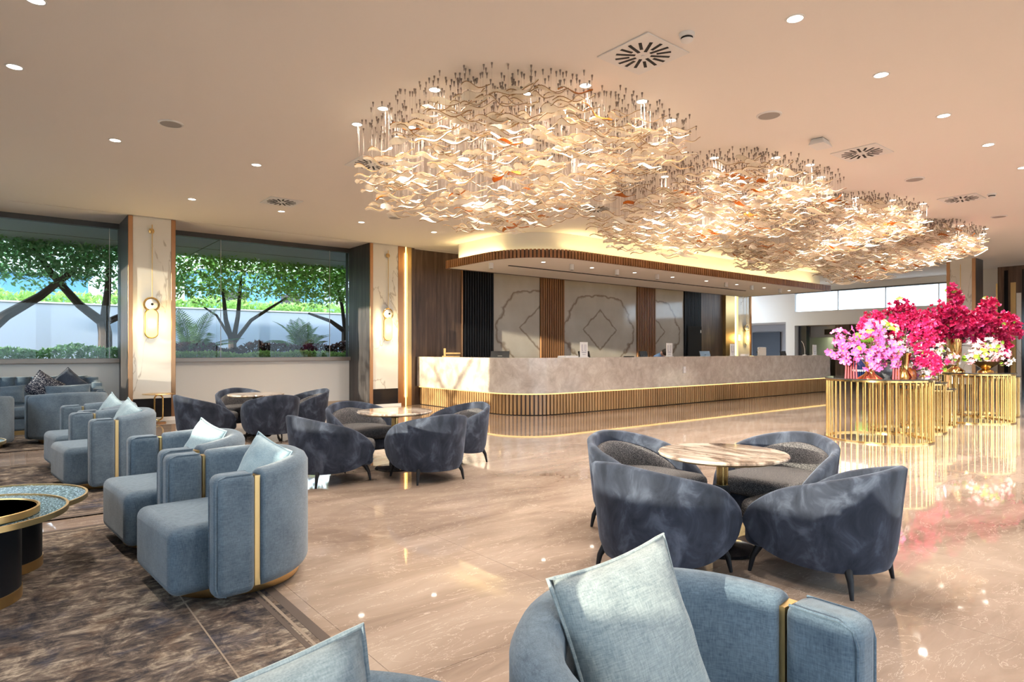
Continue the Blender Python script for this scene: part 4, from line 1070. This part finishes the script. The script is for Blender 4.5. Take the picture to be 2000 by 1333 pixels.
bouquet((*[v+o for v,o in zip((10.10,3.93),rr(0.07,0.0))],0.90),'white and lime blossoms in a dark round pot behind the gold vase','flowers',
  sp_([(0.05,0.1,0.52,0.14),(0.16,0.1,0.68,0.14),(0.24,0.0,0.42,0.12),(0.02,0.1,0.76,0.12)]),WHT,110,0.045,vase_pot(0.20,0.13,'pot_grey'),33,22)
bouquet((11.50,4.05,0.80),'orchid and white flower bunch on the medium cage table','flowers',
  sp_([(-0.15,-0.1,0.42,0.16),(0.0,-0.1,0.62,0.18),(0.10,-0.1,0.30,0.17),(0.22,-0.1,0.14,0.12),(-0.12,0,0.78,0.12)]),ORC[:1]+WHT,120,0.055,vase_pot(0.22,0.14,'pot_orange'),34,16)
bouquet((12.62,4.12,0.65),'pale green and white flowers standing on the small low cage table','flowers',
  sp_([(-0.05,0,0.42,0.20),(0.12,0,0.30,0.20),(-0.12,0,0.62,0.17),(0.10,0,0.56,0.16)]),WHT,130,0.052,vase_pot(0.22,0.13,'brass'),35,26)
bouquet((*[v+o for v,o in zip((14.02,3.90),rr(-0.17,0.10))],0.90),'tall magenta bougainvillea in a high gold vase, the largest flowers','flowers',
  sp_([(-0.42,0,1.15,0.22),(-0.25,0,1.45,0.20),(0.0,0,1.30,0.28),(0.02,0,1.72,0.14),(-0.06,0,1.95,0.10),(0.28,0,1.15,0.28),(0.50,0,1.20,0.24),(0.62,0,1.50,0.16),(0.62,0,1.72,0.08),(0.80,0,1.08,0.22),(0.98,0,1.28,0.15),(1.12,0,0.95,0.12),(1.14,0,1.22,0.10),(0.92,0,0.72,0.16),(-0.35,0,0.82,0.20),(0.45,0,0.86,0.16),(-0.50,0,1.38,0.14),(0.0,0,0.95,0.2),(0.9,0,0.5,0.12)],0.78),MAG,300,0.085,vase_cyl(0.62,0.10,'brass_bright'),36,16,extra=(420,'magenta'))
bouquet((*[v+o for v,o in zip((14.02,3.90),rr(0.16,-0.22))],0.90),'pink hydrangeas and lime leaves in a wide gold bowl','flowers',
  sp_([(0.0,0,0.36,0.20),(0.14,0,0.52,0.17),(-0.14,0,0.46,0.16),(0.30,0,0.26,0.17),(-0.26,0,0.28,0.14)]),BLS,150,0.055,vase_bowl(0.20,0.24,'brass_bright'),37,30)
bouquet((*[v+o for v,o in zip((14.02,3.90),rr(-0.60,-0.25))],0.90),'white and blush blossoms in a small gold cup at the foot of the high vase','flowers',
  sp_([(0.0,0,0.30,0.14),(-0.10,0,0.42,0.13),(0.16,0,0.24,0.12)]),WHT+BLS[:1],80,0.05,vase_bowl(0.14,0.12,'brass'),38,14)
# ginger jar and tassels
gj = empty('ginger_jar',(*[v+o for v,o in zip((10.10,3.93),rr(-0.20,0.12))],0.90)); tag(gj,'blue and white ginger jar behind the tassels','jar')
MB().lathe([(0.0,0),(0.07,0),(0.10,0.10),(0.105,0.17),(0.06,0.24),(0.055,0.27),(0.0,0.27)],28).build('body','jar_navy',gj,smooth=50)
MB().lathe([(0.098,0.085),(0.1065,0.10),(0.1095,0.115),(0.103,0.10)],28).build('white_band','jar_white',gj,smooth=50)
MB().lathe([(0.0,0.27),(0.06,0.27),(0.05,0.30),(0.012,0.31),(0.014,0.33),(0.0,0.335)],20).build('lid','jar_white',gj,smooth=50)
for k,(a,b,zt) in enumerate(((-0.56,-0.28,0.30),(0.06,-0.38,0.24))):
    x,y = rr(a,b); t = empty('tassel',(10.10+x,3.93+y,0.90)); tag(t,['long red tassels hanging left of the gold vase','short red tassels hanging right of the gold vase'][k],'tassel','red tassels')
    for q in range(5 if k == 0 else 3):
        ox,oy = rr(-0.07+0.04*q,0); MB().tube([(ox,oy,zt),(ox*0.9,oy*0.9,zt*0.5),(ox,oy,0.0)],[0.006,0.010,0.012],6).build('strand','tassel',t)

# ------------------------------------------------------------------ things on the desk
ZD = 1.15
def sign(x,y,label):
    s = empty('sign_stand',(x,y,ZD),R(-4)); tag(s,label,'sign','white sign stands on the desk')
    MB().box(-0.115,0.115,-0.035,0.035,0,0.012).build('foot','paper',s,bevel=0.003)
    MB().box(-0.105,0.105,-0.006,0.006,0.012,0.33).build('panel','paper',s)
    # two tall letter shapes over lines of small print
    for a in (-0.045,0.045):
        m = MB(); m.box(a-0.022,a-0.012,-0.0075,-0.006,0.15,0.28); m.box(a+0.012,a+0.018,-0.0075,-0.006,0.15,0.28); m.box(a-0.022,a+0.018,-0.0075,-0.006,0.143,0.15); m.build('printed_letter','print_grey',s)
    for z,w in ((0.115,0.075),(0.095,0.06),(0.055,0.045)): MB().box(-w,w,-0.0075,-0.006,z,z+0.008).build('printed_line','print_grey',s)
sign(9.77,9.70,'white sign stand on the desk left of the first black monitor'); sign(12.72,9.70,'white sign stand on the middle of the desk beside the person in blue')
sign(15.5,9.72,'white sign stand in front of the brass wall panel'); sign(20.2,9.75,'white sign stand at the far right end of the desk')
def monitor(x,y,label,w=0.34,z=1.05,h=0.24,rz=8):
    m_ = empty('monitor',(x,y,z),R(rz)); tag(m_,label,'monitor','black monitors on the desk')
    T = Matrix.Rotation(R(-14),4,'X')
    MB().box(-w/2,w/2,-0.015,0.015,0.02,h,T).build('screen_shell','screen_black',m_,bevel=0.006)
    MB().box(-0.05,0.05,-0.017,-0.0152,h*0.5,h*0.5+0.02,T).build('badge','frame_dark',m_)
    MB().box(-0.10,0.10,-0.07,0.07,0,0.015).build('foot','screen_black',m_)
shelf = bx('desk_worktop','wood_panel',8.45,20.4,10.03,10.6,1.0,1.04); tag(shelf,'dark inner worktop behind the marble desk front','worktop')
monitor(10.35,10.22,'black monitor right of the first white sign stand',0.40); monitor(12.42,10.22,'black monitor behind the middle white sign stand',0.34)
monitor(15.0,10.22,'wide low black monitor in front of the wood panel',0.60); monitor(17.85,10.22,'black monitor beside the cream board',0.42); monitor(19.2,10.22,'black monitor near the far end of the desk',0.42)
monitor(8.60,11.15,'black monitor on the short side of the desk before the black slats',0.42,1.05,0.24,-50)
def flat(name,x,y,w,d,h,mat,label,cat,rz=0,lid=None):
    o = empty(name,(x,y,ZD),R(rz)); tag(o,label,cat); 
    for k in range(3): MB().box(-w/2+0.006*k,w/2-0.004*k,-d/2,d/2,h*k/3,h*(k+1)/3-0.001).build('sheet',mat,o)
    return o
flat('paper_stack',9.32,9.72,0.42,0.22,0.04,'paper','white paper stack left of the first sign stand','paper',5)
flat('tablet',11.25,9.72,0.22,0.14,0.02,'screen_black','small black tablet lying on the desk','tablet',3)
flat('card_box',16.1,9.72,0.22,0.14,0.05,'paper','small pale card box on the desk right of the third sign','box',0)
cb_ = empty('notice_board',(17.0,9.72,ZD)); tag(cb_,'cream notice board standing on the far half of the desk','sign')
MB().box(-0.22,0.22,-0.01,0.01,0.0,0.24).build('board','white_marble',cb_,bevel=0.01); MB().box(-0.10,0.10,0.01,0.08,0.0,0.02).build('foot','paper',cb_)
wc_ = empty('wooden_stand',(8.30,12.95,ZD),R(-20)); tag(wc_,'light wooden stand on the short left side of the desk','stand')
MB().box(-0.02,0.02,-0.10,-0.03,0.0,0.20).build('post','wood_light',wc_,bevel=0.004); MB().box(0.02,0.38,-0.09,-0.04,0.06,0.10).build('rail','wood_light',wc_,bevel=0.004); MB().box(-0.05,0.36,-0.12,0.0,0.0,0.02).build('foot','wood_light',wc_)
dl = empty('desk_lamp',(19.55,9.75,ZD)); tag(dl,'thin arched wire lamp at the far end of the desk','lamp')
MB().lathe([(0.0,0),(0.06,0),(0.06,0.015),(0.0,0.02)],20).build('foot','fitting_white',dl); MB().tube([(0.02,0,0.015),(0.0,0,0.2),(-0.08,0,0.36),(-0.2,0,0.44)],0.008,6).build('arm','fitting_white',dl,smooth=True)
so = empty('wall_socket',(12.9,9.392,0.83)); tag(so,'small white socket plate on the marble desk front','socket')
MB().box(-0.05,0.05,-0.012,0.006,-0.08,0.08).build('plate','paper',so,bevel=0.006); MB().box(-0.02,0.02,-0.0145,-0.012,-0.02,0.02).build('cover','fitting_white',so)

# person bent over behind the desk: seated, head bowed
def person():
    root = empty('person',(13.75,10.98,0.0),R(185)); tag(root,'person in a blue shirt bent forward behind the desk, head bowed','person')
    V = [(0,0,0.62),(0,0.02,0.86),(0,0.10,1.06),(0,0.17,1.16),(0.17,0.14,1.10),(-0.17,0.14,1.10),(0.24,0.24,0.86),(-0.24,0.24,0.86),(0.14,0.42,1.02),(-0.14,0.42,1.02),(0,0.20,1.20),(0,0.25,1.235),(0.10,0.05,0.60),(-0.10,0.05,0.60),(0.12,0.42,0.56),(-0.12,0.42,0.56),(0.12,0.44,0.09),(-0.12,0.44,0.09),(0.12,0.56,0.05),(-0.12,0.56,0.05)]
    E_ = [(0,1),(1,2),(2,3),(3,4),(3,5),(4,6),(5,7),(6,8),(7,9),(3,10),(10,11),(0,12),(0,13),(12,14),(13,15),(14,16),(15,17),(16,18),(17,19)]
    rad = [.15,.15,.16,.11,.075,.075,.05,.05,.035,.035,.055,.07,.10,.10,.07,.07,.045,.045,.04,.04]
    me = bpy.data.meshes.new('body'); me.from_pydata(V,E_,[]); o = put('body',me,root); me.materials.append(M['shirt_blue'])
    sk = o.modifiers.new('skin','SKIN'); sk.use_smooth_shade = True
    for i, v in enumerate(me.skin_vertices[0].data): v.radius = (rad[i],rad[i]); v.use_root = (i == 0)
    o.modifiers.new('sub','SUBSURF').levels = 2; o.modifiers['sub'].render_levels = 2
    T = Matrix.Translation((0,0.30,1.24)) @ Matrix.Rotation(R(-62),4,'X')
    m = MB(); m.lathe([(0.0,-0.125),(0.035,-0.115),(0.06,-0.08),(0.075,-0.02),(0.08,0.04),(0.07,0.09),(0.04,0.118),(0.0,0.125)],20,T=T); h = m.build('head','skin',root,smooth=True)
    m = MB(); m.lathe([(0.086,0.0),(0.088,0.05),(0.076,0.10),(0.044,0.128),(0.0,0.135)],20,T=T); m.build('hair','hair_dark',h,smooth=True)
    m = MB(); m.add([(-0.012,0.075,-0.03),(0.012,0.075,-0.03),(0,0.105,-0.045),(0,0.076,0.02)],[(0,1,2),(1,3,2),(3,0,2)],T); m.build('nose','skin',h)
    for s in (-1,1):
        m = MB(); m.lathe([(0.0,-0.03),(0.014,-0.015),(0.016,0.01),(0.0,0.03)],8,T=T @ Matrix.Translation((0.08*s,0,-0.01))); m.build('ear','skin',h,smooth=True)
person()

# ------------------------------------------------------------------ the garden outside
ZG = 1.0
gd = tag(bx('garden_bed','soil',-14,16,YG+0.26,24.2,ZG-0.8,ZG),'raised garden bed outside the windows','garden bed')
gd['kind'] = 'structure'
os_ = struct(bx('outer_eaves','outer_soffit',-14,16,YG+0.12,17.5,3.66,3.95))
for x in (-6,-1.2,3.6,8.4): bx('eaves_joint','frame_dark',x,x+0.02,YG+0.12,17.5,3.655,3.66,os_)
bx('eaves_joint','frame_dark',-14,16,15.9,15.92,3.655,3.66,os_)
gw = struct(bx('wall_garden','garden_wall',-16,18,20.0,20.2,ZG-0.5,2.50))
bx('coping','far_white',-16,18,19.97,20.23,2.50,2.54,gw)
def leaf_cloud(m, c, rx, ry, rz, n, size, rnd, hollow=0.5):
    for _ in range(n):
        d = Vector((rnd.gauss(0,1),rnd.gauss(0,1),rnd.gauss(0,1))).normalized(); k = rnd.uniform(hollow,1)**0.6
        p = Vector((c[0]+d.x*rx*k, c[1]+d.y*ry*k, c[2]+d.z*rz*k)); s = size*rnd.uniform(0.6,1.3)
        T = Matrix.Translation(p) @ Euler((rnd.uniform(-1,1),rnd.uniform(-1,1),rnd.uniform(0,6.3))).to_matrix().to_4x4() @ Matrix.Scale(s,4)
        m.add([(-1,0,0),(0,-0.45,0.12),(1,0,0),(0,0.45,0.12)],[(0,1,2,3)],T)
def tree(x,y,label,trunk,clouds,mat,seed,n=2600):
    rnd = random.Random(seed); t = empty('tree',(x,y,ZG)); tag(t,label,'tree','garden trees')
    m = MB()
    for pts,r0,r1 in trunk:
        k = len(pts); m.tube(pts,[r0+(r1-r0)*i/(k-1) for i in range(k)],8)
    m.build('trunk','bark',t,smooth=True)
    f = MB(); tot = sum(c[3]*c[5] for c in clouds)
    for cx,cy,cz,rx,ry,rz in clouds: leaf_cloud(f,(cx,cy,cz),rx,ry,rz,int(n*rx*rz/tot),0.07,rnd,0.25)
    tag(f.build('foliage',mat,t),kind='stuff')
tree(1.88,17.6,'forked garden tree with dark trunk at the right of the left window',[([(0,0,-.1),(0,0,.7),(-.04,0,.98)],.15,.13),([(-.04,0,.95),(-.5,0,1.35),(-1.0,0,2.0),(-1.35,0,2.6)],.11,.05),([(-.02,0,.95),(0.05,0,1.7),(.1,.1,2.6)],.10,.05),([(0,0,.95),(.55,0,1.25),(1.0,.1,1.8)],.08,.04)],
  [(-1.2,0,2.35,1.3,1.0,.75),(.3,0,2.4,1.2,1.0,.8),(-.3,0,2.9,1.7,1.1,.7),(1.2,.2,2.2,.8,.8,.6)],'foliage_teal',41,5600)
tree(-0.45,17.4,'leaning garden tree at the left picture edge',[([(0,0,-.1),(0.1,0,.6),(.5,0,1.05),(1.1,0,1.5),(1.7,0,2.1)],.16,.06),([(0.1,0,.5),(-.2,0,1.5),(-.1,0,2.4)],.12,.05)],
  [(0,0,2.6,1.6,1.0,.8),(1.6,0,2.6,1.4,1.0,.75),(.8,.2,3.0,2.0,1.1,.6)],'foliage_teal',42,5600)
tree(4.70,17.5,'slender garden tree with three stems in the second window',[([(0,0,-.1),(-.02,0,.55)],.11,.10),([(-.02,0,.5),(-.18,0,1.1),(-.25,0,1.9)],.075,.04),([(0,0,.5),(.12,0,1.2),(.2,0,2.2)],.07,.04),([(.02,0,.5),(.45,0,1.1),(.95,0,1.45),(1.4,0,1.75)],.06,.025),([(-.05,0,.6),(-.4,0,1.2),(-.7,0,1.4)],.04,.02)],
  [(-.9,0,2.2,1.1,.9,.75),(.3,0,2.25,1.3,1.0,.7),(1.5,0,2.3,1.1,.9,.65),(.2,0,2.85,1.9,1.1,.55)],'foliage',43,5600)
tree(7.85,17.6,'curved garden tree at the right end of the second window',[([(0,0,-.1),(0,0,.9)],.13,.11),([(0,0,.85),(-.45,0,1.15),(-1.1,0,1.35)],.08,.03),([(0,0,.85),(.3,0,1.3),(.5,0,2.0)],.08,.04),([(0,0,.85),(-.1,0,1.6),(-.3,0,2.3)],.07,.03)],
  [(-.9,0,2.2,1.1,.9,.7),(.4,0,2.3,1.2,.9,.8),(-.3,0,2.8,1.7,1.0,.55)],'foliage',44,5600)
def palm(x,y,z,label,n,L,seed,droop=0.9,spread=(0,6.28)):
    rnd = random.Random(seed); p = empty('palm',(x,y,z)); tag(p,label,'palm','garden palms')
    MB().lathe([(0.10,-0.1),(0.12,0.08),(0.08,0.2),(0.0,0.24)],12).build('trunk','bark',p,smooth=True)
    for i in range(n):
        a = spread[0]+(spread[1]-spread[0])*i/n+rnd.uniform(-.15,.15); el = rnd.uniform(R(30),R(82)); l = L*rnd.uniform(.8,1.1)
        pts = []; 
        for k in range(9):
            t = k/8; e = el-droop*t*t; 
            if k == 0: pos = Vector((0,0,0.15)); pts.append(pos.copy())
            else:
                pos = pos+Vector((math.cos(a)*math.cos(e),math.sin(a)*math.cos(e),math.sin(e)))*l/8; pts.append(pos.copy())
        m = MB(); m.tube(pts,[0.014-.0014*k for k in range(9)],4)
        side = Vector((-math.sin(a),math.cos(a),0))
        for k in range(2,25):
            t = k/25*8; i0 = int(t); q = pts[i0].lerp(pts[min(i0+1,8)],t-i0); d = (pts[min(i0+1,8)]-pts[i0]).normalized(); ll = 0.30*l*math.sin(math.pi*min(1,(k/25)*.9+.12))
            for s in (-1,1):
                tip = q+side*s*ll*0.75+d*ll*0.6+Vector((0,0,-0.12*ll)); m.add([q-d*0.012,q+side*s*ll*.3+d*ll*.2+d*.02,tip,q+side*s*ll*.3+d*ll*.2-d*.02],[(0,1,2,3)])
        m.build('frond','palm_leaf',p)
palm(6.2,16.6,ZG,'low spreading palm in the second window',17,1.15,51)
palm(3.43,16.3,ZG,'upright palm beside the marble column, left of the second window',14,1.35,52,0.6)
palm(-0.9,16.4,ZG,'small palm at the left picture edge',8,1.0,53,0.8)
def hedge(x0,x1,y0,y1,z0,z1,n,size,mat,label,seed):
    rnd = random.Random(seed); m = MB()
    for _ in range(n):
        x = rnd.uniform(x0,x1); z = z0+(z1-z0)*rnd.uniform(0,1)**0.6*(0.75+0.35*noise.noise(Vector((x*1.3,seed,0))))
        T = Matrix.Translation((x,rnd.uniform(y0,y1),z)) @ Euler((rnd.uniform(-1.2,1.2),rnd.uniform(-1.2,1.2),rnd.uniform(0,6.3))).to_matrix().to_4x4() @ Matrix.Scale(size*rnd.uniform(.6,1.4),4)
        m.add([(-1,0,0),(0,-0.35,0.1),(1,0,0),(0,0.35,0.1)],[(0,1,2,3)],T)
    tag(m.build('hedge',mat),label,'hedge',kind='stuff')
hedge(-5,2.6,15.0,15.7,ZG-0.02,1.48,5200,0.06,'foliage_teal','dark green low hedge outside the left window',61)
hedge(2.8,9.5,15.0,15.5,ZG-0.02,1.36,4800,0.055,'foliage','bright green low hedge outside the second window',62)
hedge(2.8,10.5,15.7,16.4,ZG-0.02,1.62,5200,0.065,'foliage_red','dark red shrub row behind the green hedge',63)
hedge(-6,12,20.6,22.0,2.2,3.1,6500,0.11,'foliage','leafy tops showing over the white garden wall',64)
# houses beyond
for x0,x1,y,z1,mt,l in ((-14,-6,32,7.0,'far_white','white house beyond the garden wall at left'),(-4.5,3,34,4.6,'far_blue','blue house beyond the garden wall'),(7.5,13.5,33,5.2,'far_blue','blue house seen under the slender tree'),(15,24,35,6.5,'far_white','white house beyond the garden wall at right')):
    h = empty('house',((x0+x1)/2,y,0)); tag(h,l,'building','houses beyond the garden'); w=(x1-x0)/2
    MB().box(-w,w,0,4,0,z1).build('wall',mt,h); MB().box(-w-.2,w+.2,-.2,4.2,z1,z1+.2).build('roof','far_white',h)
    for q in (-0.5,0.4): MB().box(w*q-.5,w*q+.5,-.03,0.02,z1-2.2,z1-1.0).build('window','glass_dark',h)
gr_ = tag(bx('ground','soil',-90,90,24.2,110,-0.3,-0.05),'open ground beyond the garden','ground'); gr_['kind']='structure'
struct(bx('terrace','skirting_stone',-60,X0-0.25,-40,60,-0.3,-0.02))
struct(bx('forecourt','skirting_stone',X0-0.25,60,-40,Y0-0.25,-0.3,-0.02))
struct(bx('yard','grey_room',30.3,60,Y0-0.25,24.2,-0.3,-0.02))
# the tree west of the building whose leaves dapple the low sun
tree(-9.2,9.2,'leafy tree outside the west windows, throwing dappled shade',[([(0,0,-1.1),(0,0,.5),(.1,.1,1.2)],.16,.12),([(.1,.1,1.2),(.2,.9,2.0)],.09,.04),([(.1,.1,1.2),(0,-.8,2.1)],.09,.04)],
  [(0,0.9,1.9,.9,1.3,.75),(0,-.7,1.7,.9,1.2,.7),(0,0,1.0,.9,1.5,.5),(0,1.8,1.2,.8,.9,.7)],'foliage',45,1500)
